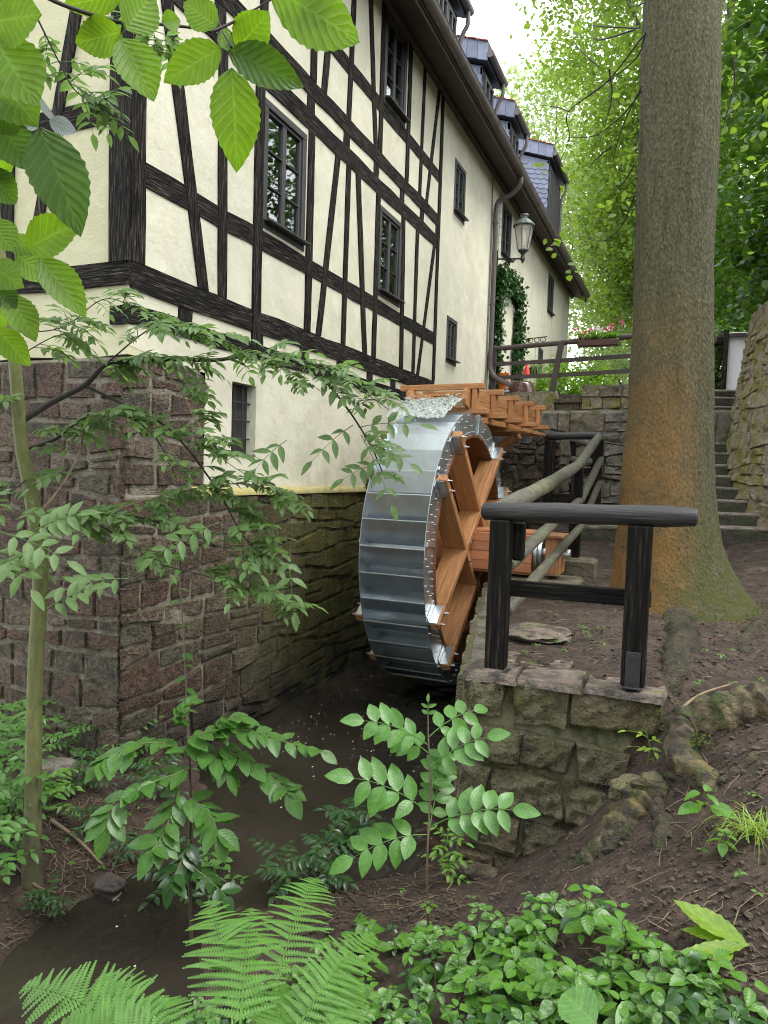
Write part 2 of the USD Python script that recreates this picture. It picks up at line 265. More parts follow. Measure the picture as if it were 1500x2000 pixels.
# bark of the big tree: grey green, orange algae on the light side, moss low down
N = {'g': ('geometry', {}), 'mp': ('mapping', {'scale': (1, 1, .5)}), 'n': ('noise_texture', {'scale': 52, 'detail': 8, 'roughness': .72}), 'r': ('rgb_ramp', {'ramp': [(.32, (.038, .037, .017)), (.5, (.086, .081, .038)), (.68, (.165, .152, .080))]}),
     'n2': ('noise_texture', {'scale': 1.9, 'detail': 6, 'roughness': .6}), 'm2': ('map_range', {'from_min': .30, 'from_max': .48, 'clamp': True}), 's': ('separate_xyz', {}),
     'zx': ('map_range', {'from_min': 3.1, 'from_max': .9, 'clamp': True}), 'xx': ('map_range', {'from_min': .16, 'from_max': -.14, 'clamp': True}), 'a1': ('math', {'math_type': 'multiply'}), 'a2': ('math', {'math_type': 'multiply'}), 'a4': ('math', {'math_type': 'multiply', 'value2': .85}),
     'ox': ('mix_color', {'b': (.27, .135, .034)}), 'n3': ('noise_texture', {'scale': 7, 'detail': 6}), 'm3': ('map_range', {'from_min': .36, 'from_max': .56, 'clamp': True}), 'mz': ('map_range', {'from_min': 1.3, 'from_max': .2, 'clamp': True}), 'mxx': ('map_range', {'from_min': -.45, 'from_max': .25, 'clamp': True}),
     'a3': ('math', {'math_type': 'multiply'}), 'a5': ('math', {'math_type': 'multiply'}), 'gx': ('mix_color', {'b': (.075, .082, .016)}), 'p': ('principled_bsdf', {'roughness': .85, 'specular_ior_level': .3}),
     'v': ('voronoi_texture', {'scale': 46, 'randomness': 1.0}), 'b': ('bump', {'distance': .035, 'strength': 1.0}), 'b2': ('bump', {'distance': .02, 'strength': 1.0}), 'mpf': ('mapping', {'scale': (1, 1, .10)}), 'nf': ('noise_texture', {'scale': 17, 'detail': 5, 'roughness': .6}), 'rf': ('map_range', {'from_min': .35, 'from_max': .5, 'clamp': True}), 'b3': ('bump', {'distance': .03, 'strength': .45}), 'rfc': ('map_range', {'from_min': .34, 'from_max': .47, 'to_min': .75, 'to_max': 1.08, 'clamp': True}), 'hf': ('hsv', {})}
L = [('g.position', 'mp.vector'), ('mp.vector', 'n.vector'), ('n.fac', 'r.fac'), ('g.position', 'n2.vector'), ('n2.fac', 'm2.value'), ('g.position', 's.vector'), ('s.z', 'zx.value'), ('s.x', 'xx.value'), ('m2.result', 'a1.value1'), ('zx.result', 'a1.value2'),
     ('a1.value', 'a2.value1'), ('xx.result', 'a2.value2'), ('a2.value', 'a4.value1'), ('a4.value', 'ox.fac'), ('g.position', 'mpf.vector'), ('mpf.vector', 'nf.vector'), ('nf.fac', 'rf.value'), ('rf.result', 'b3.height'), ('nf.fac', 'rfc.value'), ('rfc.result', 'hf.value'), ('r.color', 'hf.color'), ('hf.color', 'ox.a'), ('g.position', 'n3.vector'), ('n3.fac', 'm3.value'), ('s.z', 'mz.value'), ('s.x', 'mxx.value'), ('m3.result', 'a3.value1'), ('mz.result', 'a3.value2'), ('a3.value', 'a5.value1'), ('mxx.result', 'a5.value2'),
     ('a5.value', 'gx.fac'), ('ox.result', 'gx.a'), ('gx.result', 'p.base_color'), ('mp.vector', 'v.vector'), ('v.distance', 'b2.height'), ('n.fac', 'b.height'), ('b2.normal', 'b.normal'), ('b.normal', 'b3.normal'), ('b3.normal', 'p.normal')]
MAT['bark'] = usdkit.material(stage, '/World/Looks/bark', N, L, surface='p.BSDF')
MAT['glass'] = usdkit.material(stage, '/World/Looks/glass', {'t': ('transparent_bsdf', {'color': (.8, .84, .82)}), 'g': ('glossy_bsdf', {'roughness': .02, 'color': (.95, .97, .96)}), 'f': ('fresnel', {'IOR': 2.4}), 'm': ('mix_closure', {}),
    'ge': ('geometry', {}), 'n': ('noise_texture', {'scale': 1.6}), 'b': ('bump', {'distance': .01, 'strength': .3})},
    [('f.fac', 'm.fac'), ('t.BSDF', 'm.closure1'), ('g.BSDF', 'm.closure2'), ('ge.position', 'n.vector'), ('n.fac', 'b.height'), ('b.normal', 'g.normal')], surface='m.closure')
MAT['lamp_glass'] = usdkit.material(stage, '/World/Looks/lamp_glass', {'t': ('transparent_bsdf', {'color': (.9, .9, .86)}), 'g': ('glossy_bsdf', {'roughness': .15}), 'd': ('diffuse_bsdf', {'color': (.6, .55, .47)}), 'm0': ('mix_closure', {'fac': .35}), 'm': ('mix_closure', {'fac': .15})},
    [('t.BSDF', 'm0.closure1'), ('d.BSDF', 'm0.closure2'), ('m0.closure', 'm.closure1'), ('g.BSDF', 'm.closure2')], surface='m.closure')
MAT['water'] = usdkit.material(stage, '/World/Looks/water', {'g': ('geometry', {}), 'mp': ('mapping', {'scale': (1, .45, 1)}), 'n': ('noise_texture', {'scale': 2.6, 'detail': 2.5, 'distortion': .5}), 'n2': ('noise_texture', {'scale': 1.0, 'detail': 3}), 'r': ('rgb_ramp', {'ramp': [(.35, (.009, .0078, .0056)), (.7, (.024, .020, .0145))]}),
    'b': ('bump', {'distance': .10, 'strength': .22}), 'p': ('principled_bsdf', {'roughness': .02, 'ior': 1.33, 'specular_ior_level': 1.0})},
    [('g.position', 'mp.vector'), ('mp.vector', 'n.vector'), ('g.position', 'n2.vector'), ('n2.fac', 'r.fac'), ('r.color', 'p.base_color'), ('n.fac', 'b.height'), ('b.normal', 'p.normal')], surface='p.BSDF')
MAT['white_water'] = usdkit.material(stage, '/World/Looks/white_water', {'g': ('geometry', {}), 'n': ('noise_texture', {'scale': 38, 'detail': 5}), 'mr': ('map_range', {'from_min': .36, 'from_max': .6, 'to_min': .35, 'to_max': .95, 'clamp': True}), 't': ('glass_bsdf', {'roughness': .35, 'IOR': 1.1, 'color': (.95, .97, .97)}), 'p': ('principled_bsdf', {'base_color': (.50, .55, .51), 'roughness': .25}), 'm': ('mix_closure', {}),
    'b': ('bump', {'distance': .03, 'strength': 1.0})}, [('g.position', 'n.vector'), ('n.fac', 'mr.value'), ('mr.result', 'm.fac'), ('t.BSDF', 'm.closure1'), ('p.BSDF', 'm.closure2'), ('n.fac', 'b.height'), ('b.normal', 'p.normal'), ('b.normal', 't.normal')], surface='m.closure')
surf('foam', [(.3, (.45, .45, .42)), (.7, (.65, .65, .62))], 30, rough=.6)

leafmat('leaf_beech', (.10, .19, .018), (.155, .265, .032), trans=.55, rough=.42, veins=9)
leafmat('leaf_beech_dark', (.042, .095, .010), (.07, .145, .016), trans=.35, rough=.45, veins=9)
leafmat('leaf_silver', (.35, .38, .37), (.5, .53, .5), trans=.1, rough=.2, veins=9)  # green leaf painted silver grey: the glint is put into the colour
leafmat('leaf_elder', (.10, .175, .05), (.17, .275, .09), trans=.45, rough=.5)
leafmat('leaf_cherry', (.06, .15, .026), (.105, .225, .05), trans=.36, rough=.36, veins=8)
leafmat('leaf_walnut', (.085, .21, .035), (.125, .28, .06), trans=.35, rough=.36, veins=7)
leafmat('leaf_dark', (.026, .072, .016), (.06, .135, .03), trans=.28, rough=.3)
leafmat('leaf_fern', (.085, .20, .03), (.135, .28, .055), trans=.35, rough=.5)
leafmat('leaf_ground', (.07, .18, .018), (.19, .34, .05), trans=.33, rough=.36, veins=6)
leafmat('leaf_nettle', (.06, .15, .022), (.13, .27, .05), trans=.3, rough=.36, veins=6, blotch=(.30, .38, .22))
leafmat('leaf_dock', (.15, .25, .02), (.20, .30, .03), trans=.35, rough=.42, veins=6)
leafmat('leaf_ivy', (.022, .065, .012), (.07, .15, .03), trans=.15, rough=.3)
leafmat('leaf_bg', (.12, .195, .03), (.26, .36, .085), trans=.55, rough=.5)  # leaf colour lightened, overexposed glare of far crowns put in
leafmat('leaf_bg_pale', (.20, .27, .10), (.36, .43, .20), trans=.5, rough=.6)  # pale leaves, with the haze over distant crowns put into the colour
leafmat('leaf_bg_dark', (.035, .085, .010), (.105, .20, .022), trans=.45, rough=.42)
leafmat('leaf_bg_bush', (.16, .30, .03), (.26, .40, .06), trans=.45, rough=.5)

# ------------------------------------------------------------------ the ground
WZ = -1.4
ctl = np.array([(-1.26, 4.35, -1.32), (-.89, 4.35, -1.19), (-.59, 4.35, -.95), (-.30, 4.35, -.63), (-.07, 4.35, -.22), (.25, 4.3, -.02), (.7, 4.6, .06), (1.5, 4.5, .35),
    (-1.51, 5.18, -1.42), (-1.62, 4.78, -1.42), (-1.91, 4.26, -1.42), (-2.25, 3.89, -1.42), (-2.41, 3.40, -1.42), (-2.50, 3.05, -1.42), (-2.05, 2.70, -1.42), (-1.8, 2.2, -1.42), (-1.5, 1.2, -1.42),
    (-3.18, 2.55, -1.42), (-3.29, 2.97, -1.42), (-3.13, 3.33, -1.42), (-3.08, 3.75, -1.42), (-3.32, 4.64, -1.44), (-3.72, 5.78, -1.5), (-3.2, 1.8, -1.42), (-3.0, .8, -1.42),
    (-2.75, 3.0, -1.75), (-2.7, 3.6, -1.75), (-2.6, 4.4, -1.75), (-2.6, 5.3, -1.75), (-2.5, 2.0, -1.75), (-2.3, 1.0, -1.75),
    (-1.42, 2.7, -1.22), (-.95, 2.75, -1.06), (-.53, 2.72, -.88), (-.15, 2.6, -.68), (.18, 2.5, -.5), (.42, 2.7, -.38), (.40, 3.5, -.2), (0, 3.1, -.44), (-.42, 3.3, -.76), (-.9, 3.5, -1.08), (-1.4, 3.6, -1.27),
    (0, 0, -.42), (1.2, 0, -.1), (-1.0, 0, -.9), (1.5, 2.5, .15), (-.7, 1.2, -.85), (.3, 1.3, -.42),
    (-3.52, 3.0, -1.28), (-4.2, 3.0, -1.15), (-4.0, 4.2, -1.22), (-5.0, 4.2, -1.08), (-5.2, 3.0, -1.0), (-6.5, 3.5, -.95), (-6.5, 1.0, -.9), (-4.2, 1.0, -1.15), (-9, 2, -.8), (-9, -4, -.8), (3, -4, .3), (-3, -4, -1.5), (4, 3, .9)])
_rbf = RBFInterpolator(ctl[:, :2], ctl[:, 2], kernel='linear', smoothing=.02)
def edge_x(y): return np.interp(y, [4.3, 6.2, 8.04, 9.0, 11.7], [-1.26, -1.70, -2.10, -2.16, -2.2])
def G(x, y):
    x, y = np.broadcast_arrays(np.asarray(x, float), np.asarray(y, float)); shp = x.shape; x, y = x.ravel(), y.ravel()
    B = _rbf(np.stack([np.clip(x, -12, 6), np.clip(y, -6, 5.6)], 1))
    T = np.interp(y, [4, 6, 8.5, 9.3, 10.4, 11, 13.2, 14.6], [0, .02, .0, .10, .26, .40, .78, .92])
    hill = np.interp(x, [.5, 1.2, 2.5, 6, 20], [0, .15, .9, 2.4, 4.0])*sstep(3.5, 6.5, y)
    mound = .13*np.exp(-((x+.15)**2+(y-7.2)**2)/1.2)
    T = T + hill + mound
    T = np.where(y > 15.2, np.maximum(3.05, T), T)
    right = sstep(1.15, 1.7, x)*sstep(10, 11.2, y); T = T*(1-right) + np.maximum(T, 3.2)*right
    y0 = np.interp(x, [-.12, .35], [4.42, 3.8]); y1 = np.interp(x, [-.12, .35], [4.60, 5.8])
    w = sstep(0, 1, (y-y0)/(y1-y0))
    ex = edge_x(y); left = sstep(0, 1, (ex+.24-x)/.12)*(y < 14.75)
    w = w*(1-left); z = B*(1-w)+T*w
    z = z - left*sstep(4.9, 6.2, y)*np.maximum(z+1.75, 0)
    z = np.where((x < -4.3) & (y > 4.9), np.where(y > 15.2, 3.05, -1.2), z)
    far = sstep(25, 60, np.abs(y-5)) + sstep(20, 50, np.abs(x)); z = z*(1-np.clip(far, 0, 1)) + np.where(y > 14.8, 3.05, -.9)*np.clip(far, 0, 1)
    n = (meshkit.fbm(np.stack([x*1.7, y*1.7, 0*x], 1), 4, 3)-.5)*.10 + (meshkit.fbm(np.stack([x*9, y*9, 0*x], 1), 3, 9)-.5)*.035
    return (z + n*np.where(z < -1.6, .3, 1.0)).reshape(shp)
def ground_at(px, py, lo=1.0, hi=30):
    r = ray(px, py); t = np.linspace(lo, hi, 700); P = CAM + t[:, None]*r
    below = np.nonzero(P[:, 2] < G(P[:, 0], P[:, 1]))[0]
    i = below[0] if len(below) else len(t)-1
    p = P[i]; p[2] = G(p[0], p[1]); return p
far = np.geomspace(.4, 300, 26)
xs = np.concatenate([-4.9-far[::-1], np.arange(-4.85, 1.9, .045), 1.9+far]); ys = np.concatenate([.6-far[::-1], np.arange(.65, 6.2, .045), np.arange(6.2, 15.2, .09), 15.2+far])
X, Y = np.meshgrid(xs, ys, indexing='ij'); Z = G(X, Y)
from scipy.interpolate import RegularGridInterpolator
_gi = RegularGridInterpolator((xs, ys), Z, bounds_error=False, fill_value=None)
def G(x, y):
    x, y = np.broadcast_arrays(np.asarray(x, float), np.asarray(y, float)); return _gi(np.stack([x.ravel(), y.ravel()], 1)).reshape(x.shape)
nx, ny = len(xs), len(ys); I = np.arange(nx*ny).reshape(nx, ny)
g = MB().add(np.stack([X.ravel(), Y.ravel(), Z.ravel()], 1), np.stack([I[:-1, :-1].ravel(), I[1:, :-1].ravel(), I[1:, 1:].ravel(), I[:-1, 1:].ravel()], 1))
tag(g.build('ground', 'soil', smooth=True), 'dark brown wooded soil of bank and path', kind='structure')
# stream
wx, wy = np.meshgrid(np.arange(-9, .61, .06), np.arange(-12, 14.7, .06), indexing='ij'); k = np.arange(wx.size).reshape(wx.shape)
wz = WZ + (meshkit.fbm(np.stack([wx*2.6, wy*1.3, 0*wx], -1).reshape(-1, 3), 3, 5).reshape(wx.shape)-.5)*.020
churn = np.exp(-((wx+2.75)**2/.5+(wy-7.4)**2/1.6)); wz = wz + churn*(meshkit.fbm(np.stack([wx*9, wy*9, 0*wx], -1).reshape(-1, 3), 3, 8).reshape(wx.shape)-.5)*.10
w_ = MB().add(np.stack([wx.ravel(), wy.ravel(), wz.ravel()], 1), np.stack([k[:-1, :-1].ravel(), k[1:, :-1].ravel(), k[1:, 1:].ravel(), k[:-1, 1:].ravel()], 1))
tag(w_.build('stream_water', 'water', smooth=True), 'dark murky stream water below the mill wheel', kind='structure')
fm = MB()
for _ in range(230):
    c = random.random()*.75
    if c < .35: p = np.array([-2.75+random.gauss(0, .5), 6.4+random.gauss(0, .7)])
    elif c < .6: p = np.array([-3.75+abs(random.gauss(0, .22)), 4.9+random.random()*4.2])
    else:
        q = on(random.uniform(120, 860), random.uniform(1400, 1900), z=WZ); p = q[:2]
    if G(p[0], p[1]) > WZ-.03: continue
    r = random.uniform(.0015, .005)*(1+random.random()); th = np.arange(6)/6*2*math.pi; st = random.uniform(1, 2.5 if c < .6 else 1.2)
    v = np.stack([p[0]+r*np.cos(th), p[1]+r*st*np.sin(th), np.full(6, WZ+.012)], 1)
    fm.add(np.vstack([v, [p[0], p[1], WZ+.017]]), [(i, (i+1) % 6, 6) for i in range(6)])
tag(fm.build('foam_flecks', 'foam'), 'small white foam flecks drifting on the dark stream', kind='stuff')

# ------------------------------------------------------------------ stone laying
def stone(P, q, nu, nv, proud, rough, seed, tuck=.03, bevel=.013):
    """q: four corners (u, v) counter-clockwise; P(u, v, d) maps to the world"""
    q = np.asarray(q, float); ia = min(.22, bevel/max(np.linalg.norm(q[1]-q[0]), .01)); ib = min(.22, bevel/max(np.linalg.norm(q[3]-q[0]), .01))
    a = np.r_[0, np.linspace(ia, 1-ia, nu), 1]; b = np.r_[0, np.linspace(ib, 1-ib, nv), 1]
    A, Bv = np.meshgrid(a, b, indexing='ij')
    uv = ((1-A)*(1-Bv))[..., None]*q[0] + (A*(1-Bv))[..., None]*q[1] + (A*Bv)[..., None]*q[2] + ((1-A)*Bv)[..., None]*q[3]
    s = np.array([[seed*.37, seed*.73, seed*1.9]])
    wob = (meshkit.fbm(np.concatenate([uv.reshape(-1, 2)*7, np.zeros((A.size, 1))], 1)+s, 2).reshape(A.shape)-.5)*.8 + (meshkit.noise(np.concatenate([uv.reshape(-1, 2)*26, np.zeros((A.size, 1))], 1)+s).reshape(A.shape)-.5)*.45
    d = proud*(.75+.5*((seed*7919 % 97)/97)) + wob*rough*2
    edge = (A == 0) | (A == 1) | (Bv == 0) | (Bv == 1); d = np.where(edge, -tuck, d)
    uv = uv + (meshkit.noise(np.concatenate([uv.reshape(-1, 2)*11, np.ones((A.size, 1))], 1)+s).reshape(A.shape)[..., None]-.5)*.022*np.where(edge, 1, .4)[..., None]
    V = P(uv[..., 0].ravel(), uv[..., 1].ravel(), d.ravel())
    n0, n1 = len(a), len(b); I = np.arange(n0*n1).reshape(n0, n1)
    return V, np.stack([I[:-1, :-1].ravel(), I[1:, :-1].ravel(), I[1:, 1:].ravel(), I[:-1, 1:].ravel()], 1)
def lay(parent, P, u0, u1, v0, v1, rowh, width, mats, seed, joint=.014, proud=.025, rough=.02, nu=3, nv=2, keep=None, name='stone', wav=.03, smooth=38):
    r = random.Random(seed); rows = [v0]
    while rows[-1] < v1-rowh*.6: rows.append(min(v1, rows[-1]+rowh*r.uniform(.7, 1.35)))
    rows[-1] = v1
    def wave(k, u): return 0 if k in (0, len(rows)-1) else wav*math.sin(u*2.1+k*1.7+seed)+.5*wav*math.sin(u*5.3+k*2.9)
    n = 0
    for k in range(len(rows)-1):
        u = u0 - r.random()*width*.4; first = True
        while u < u1-.03:
            w = width*r.uniform(.55, 1.6); a, b = max(u, u0), min(u+w, u1); u += w
            if u1-b < width*.35: b = u1; u = u1
            if b-a < .05: continue
            splits = [(0, 1)] if (rows[k+1]-rows[k] < rowh*1.05 or r.random() < .7) else [(0, .5), (.5, 1)]
            for s0, s1 in splits:
                def vv(uu, s): return (rows[k]+wave(k, uu))*(1-s) + (rows[k+1]+wave(k+1, uu))*s
                j = joint*r.uniform(.7, 1.5); jit = lambda: r.uniform(-.012, .012)
                q = [(a+j+jit(), vv(a, s0)+j), (b-j+jit(), vv(b, s0)+j), (b-j+jit(), vv(b, s1)-j), (a+j+jit(), vv(a, s1)-j)]
                c = np.mean(q, 0)
                if keep and not keep(*c): continue
                m = MB().add(*stone(P, q, nu, nv, proud*r.uniform(.6, 1.3), rough, r.randrange(10000)))
                m.build(name, r.choice(mats), parent, smooth=smooth); n += 1
    return n
def plane(o, du, dn):
    o, du, dn = (np.asarray(x, float) for x in (o, du, dn)); up = np.array([0, 0, 1.])
    return lambda u, v, d: o + np.asarray(u)[:, None]*du + np.asarray(v)[:, None]*up + np.asarray(d)[:, None]*dn

# ------------------------------------------------------------------ the mill house
from shapely.geometry import Polygon, box as sbox
FX, GY = -4.10, 4.40         # facade plane x, gable plane y
house = thing('mill_house', 'half-timbered cream mill house with slate dormers above the stream', 'house', (FX, GY, 0))
def extrude_x(poly, x0, x1):   # polygon in (y, z)
    m = trimesh.creation.extrude_polygon(poly, x1-x0, engine='earcut'); v = m.vertices
    return np.stack([x0 + v[:, 2], v[:, 0], v[:, 1]], 1), np.array(m.faces)
WIN = [  # y0, y1, z0, z1, rows, columns
    (6.25, 7.11, 3.70, 4.98, 3, 2), (9.17, 9.99, 3.72, 4.95, 3, 2), (9.18, 9.98, 6.33, 7.60, 3, 2), (6.30, 7.10, 6.33, 7.60, 3, 2),
    (12.39, 13.05, 5.93, 6.90, 3, 2), (12.25, 12.85, 3.27, 4.10, 3, 2), (15.85, 16.74, 6.20, 7.38, 3, 2), (21.55, 22.45, 6.18, 7.34, 3, 2),
    (17.9, 18.6, 3.75, 4.75, 3, 1), (20.5, 21.2, 3.42, 5.0, 3, 2), (22.3, 23.0, 3.42, 4.9, 3, 2), (5.80, 6.22, 1.37, 2.09, 3, 2)]
wall = sbox(4.42, 1.02, 25.55, 7.84)
# the ragged edge where the masonry of the quoin shows below the render
rag = Polygon([(4.0, .5)] + [(5.36+.06*math.sin(z*17)+.05*math.sin(z*7+1), z) for z in np.linspace(.5, 2.10, 14)] + [(5.30, 2.14), (5.05, 2.10), (4.9, 2.17), (4.7, 2.15), (4.42, 2.19), (4.0, 2.19)])
wall = wall.difference(rag)
for (a, b, c, d, _, _) in WIN: wall = wall.difference(sbox(a, c, b, d))
MB().add(*extrude_x(wall, FX-.28, FX)).build('wall', 'plaster', house)
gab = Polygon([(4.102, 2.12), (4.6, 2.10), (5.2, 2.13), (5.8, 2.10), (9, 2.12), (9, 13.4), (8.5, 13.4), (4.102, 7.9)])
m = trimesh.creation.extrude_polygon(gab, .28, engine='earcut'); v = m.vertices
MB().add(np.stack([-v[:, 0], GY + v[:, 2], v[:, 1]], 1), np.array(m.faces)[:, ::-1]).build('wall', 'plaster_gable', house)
MB().box((-8.9, 15, 4), (.2, 21, 12), ch=0).box((-6.5, 25.45, 4), (4.6, .2, 7.6), ch=0).box((-6.5, 15, 2.9), (4.5, 20, .1), ch=0).box((-6.5, 15, 5.3), (4.5, 20, .1), ch=0).box((-6.5, 15, 7.9), (4.5, 20, .1), ch=0).box((-6.4, 8.1, 4.9), (4, .1, 8), ch=0).build('inner_wall', 'dark_room', house)
# timbers of the long side: proud of the render by a little, posts a hair more than rails
def tz(y0, y1, z0, z1, pr=.014, sag=0.0):
    b = MB(); n = max(2, int((y1-y0)/.35)); ys_ = np.linspace(y0, y1, n+1); r = random.Random(int(y0*100+z0*31))
    top = [z1 + r.uniform(-.010, .010) for _ in ys_]; bot = [z0 + r.uniform(-.010, .010) for _ in ys_]
    poly = Polygon(list(zip(ys_, bot)) + list(zip(ys_[::-1], top[::-1]))); b.add(*extrude_x(poly, FX-.05, FX+pr)); b.build('timber_beam', 'timber_along', house)
def tp(y0, z0, y1, z1, w, pr=.018):      # an upright or a brace from (y0, z0) up to (y1, z1)
    w = w*.93
    b = MB(); n = 7; r = random.Random(int(y0*77+z0*13)); t = np.linspace(0, 1, n); L = [(y0+(y1-y0)*k+r.uniform(-.006, .006)-w/2, z0+(z1-z0)*k) for k in t]; Rr = [(y0+(y1-y0)*k+r.uniform(-.006, .006)+w/2, z0+(z1-z0)*k) for k in t]
    b.add(*extrude_x(Polygon(L + Rr[::-1]), FX-.05, FX+pr)); b.build('timber_post', 'timber_upright', house)
Y1 = 11.66
tz(4.10+.32, Y1, 2.365, 2.515); tz(4.42, Y1, 2.63, 2.845, .016); tz(4.56, Y1, 3.465, 3.655, .012); tz(4.56, Y1, 5.06, 5.27); tz(4.42, Y1, 5.43, 5.62, .016); tz(4.56, Y1, 6.14, 6.33, .012); tz(4.42, Y1, 7.60, 7.80)
for y in (5.08, 6.22, 7.17, 8.08, 8.99, 9.83, 10.7, 11.5): tp(y, 2.515, y, 2.63, .20, .010)
for y in (5.5, 6.25, 7.18, 8.09, 9.0, 9.95, 10.8, 11.55): tp(y, 5.27, y, 5.43, .18, .010)
tp(4.48, 2.845, 4.47, 5.06, .17, .022); tp(4.48, 5.62, 4.47, 7.6, .17, .022)
tp(5.32, 2.845, 4.78, 5.06, .16); tp(5.60, 2.845, 5.55, 5.06, .14); tp(6.17, 2.40, 6.16, 5.08, .15, .024); tp(7.22, 2.845, 7.21, 5.06, .14, .021)
tp(7.49, 2.845, 7.86, 5.06, .125); tp(8.14, 2.845, 8.16, 5.06, .12); tp(8.80, 2.845, 8.43, 5.06, .14); tp(9.09, 2.845, 9.09, 5.06, .13, .021); tp(10.12, 2.845, 10.02, 5.06, .13, .021)
tp(10.63, 2.845, 10.62, 5.06, .12); tp(10.84, 2.845, 11.43, 5.06, .11); tp(11.60, 2.845, 11.60, 7.6, .12, .023)
tp(4.8, 5.62, 5.45, 7.6, .14); tp(6.2, 5.62, 6.2, 7.6, .14, .021); tp(7.21, 5.62, 7.22, 7.6, .13, .021); tp(7.47, 5.62, 7.72, 7.6, .13); tp(8.12, 5.62, 8.2, 7.6, .12); tp(8.95, 5.62, 8.62, 7.6, .12)
tp(9.09, 5.62, 9.09, 7.6, .12, .021); tp(10.10, 5.62, 10.10, 7.6, .13, .021); tp(10.66, 5.62, 10.72, 7.6, .11); tp(10.98, 5.62, 11.42, 7.6, .11)
# timbers of the gable side
def gx(x0, x1, z0, z1, pr=.015):
    b = MB(); n = max(2, int((x1-x0)/.3)); X_ = np.linspace(x0, x1, n+1); r = random.Random(int(-x0*91+z0*17))
    poly = Polygon([(x, z0+r.uniform(-.008, .008)) for x in X_] + [(x, z1+r.uniform(-.008, .008)) for x in X_[::-1]])
    m = trimesh.creation.extrude_polygon(poly, .06+pr, engine='earcut'); v = m.vertices
    b.add(np.stack([v[:, 0], GY+.06-v[:, 2], v[:, 1]], 1), np.array(m.faces)).build('timber_beam', 'timber_across', house)
def gp(x0, z0, x1, z1, w, pr=.02):
    t = np.linspace(0, 1, 6); r = random.Random(int(-x0*91+z0*17)); poly = Polygon([(x0+(x1-x0)*k-w/2+r.uniform(-.006, .006), z0+(z1-z0)*k) for k in t] + [(x0+(x1-x0)*k+w/2+r.uniform(-.006, .006), z0+(z1-z0)*k) for k in t[::-1]])
    m = trimesh.creation.extrude_polygon(poly, .06+pr, engine='earcut'); v = m.vertices
    MB().add(np.stack([v[:, 0], GY+.06-v[:, 2], v[:, 1]], 1), np.array(m.faces)).build('timber_post', 'timber_upright', house)
gx(-8.6, -4.085, 2.66, 2.84); gx(-8.6, -4.28, 3.92, 4.11, .012); gx(-8.6, -4.085, 5.06, 5.27); gx(-8.6, -4.085, 5.43, 5.62); gx(-8.6, -4.28, 6.3, 6.48, .012); gx(-4.27, -4.09, 2.36, 2.50, .02)
gp(-4.185, 2.84, -4.185, 5.06, .20, .024); gp(-4.185, 5.62, -4.185, 7.9, .20, .024); gp(-5.16, 2.84, -4.60, 5.06, .12); gp(-5.42, 2.84, -5.41, 5.06, .15); gp(-6.6, 2.84, -6.6, 5.06, .15); gp(-5.0, 5.62, -4.6, 7.9, .13); gp(-5.8, 5.62, -5.8, 7.9, .15)
# masonry of the lower gable and the quoin
MB().box((-6.38, 4.59, .35), (4.5, .42, 3.50), ch=.02).build('mortar_joint', 'mortar', house)
MB().box((-4.30, 4.93, 1.56), (.40, .94, 1.14), ch=.02).build('mortar_joint', 'mortar', house)
RM = [f'stone_porphyry_{c}' for c in 'aabcd']
lay(house, plane((-4.10, 4.372, 0), (-1, 0, 0), (0, -1, 0)), 0, 2.4, -1.35, 2.09, .19, .31, RM, 11, joint=.013, proud=.014, rough=.026, nu=5, nv=3, wav=.05)
lay(house, plane((-4.10, 4.36, 0), (0, 1, 0), (1, 0, 0)), 0, 1.02, 1.07, 2.11, .19, .29, RM, 12, joint=.013, proud=.014, rough=.026, nu=5, nv=3, wav=.03)
# windows: frame, leaves with glazing bars, panes, sill
def window(y0, y1, z0, z1, rows, cols, grid=False):
    w = UsdGeom.Xform.Define(stage, str(house.GetPath()) + '/' + numbered(str(house.GetPath()), 'window')).GetPrim()
    fr = MB(); t = .075; x = FX+.012
    for (a, b, c, d) in ((y0, y1, z1-t, z1), (y0, y1, z0, z0+t), (y0, y0+t, z0+t, z1-t), (y1-t, y1, z0+t, z1-t)):
        fr.box((x-.05, (a+b)/2, (c+d)/2), (.10, b-a, d-c), ch=.006)
    fr.build('frame', 'window_paint', w)
    iy0, iy1, iz0, iz1 = y0+t+.004, y1-t-.004, z0+t+.004, z1-t-.004; s = .032; sx = x-.045; wd = (iy1-iy0)/cols
    for c in range(cols):
        sa = MB(); a, b = iy0+c*wd+.002, iy0+(c+1)*wd-.002
        for (p, q, e, f) in ((a, b, iz1-s, iz1), (a, b, iz0, iz0+s), (a, a+s, iz0+s, iz1-s), (b-s, b, iz0+s, iz1-s)): sa.box((sx, (p+q)/2, (e+f)/2), (.045, q-p, f-e), ch=.005)
        for r in range(1, rows): sa.box((sx, (a+b)/2, iz0+s+(iz1-iz0-2*s)*r/rows), (.030, b-a-2*s, .015), ch=.003)
        sa.build('sash', 'window_paint', w)
        for r in range(rows):
            h = (iz1-iz0-2*s)/rows; zc = iz0+s+h*(r+.5); tl = random.uniform(-.006, .006)
            MB().add(np.array([[sx-.008+tl, a+s, zc-h/2+.01], [sx-.008-tl, b-s, zc-h/2+.01], [sx-.010-tl, b-s, zc+h/2-.01], [sx-.010+tl, a+s, zc+h/2-.01]]), [(0, 1, 2, 3)]).build('pane', 'glass', w)
    MB().box((x+.035, (y0+y1)/2, z0-.012+.085), (.11, y1-y0-.02, .024), np.array([[1, 0, .12], [0, 1, 0], [-.12, 0, 1]]), ch=.005).build('sill', 'window_paint', w)
for W in WIN[:-1]: window(*W)
y0, y1, z0, z1 = WIN[-1][:4]                      # the deep barred cellar opening
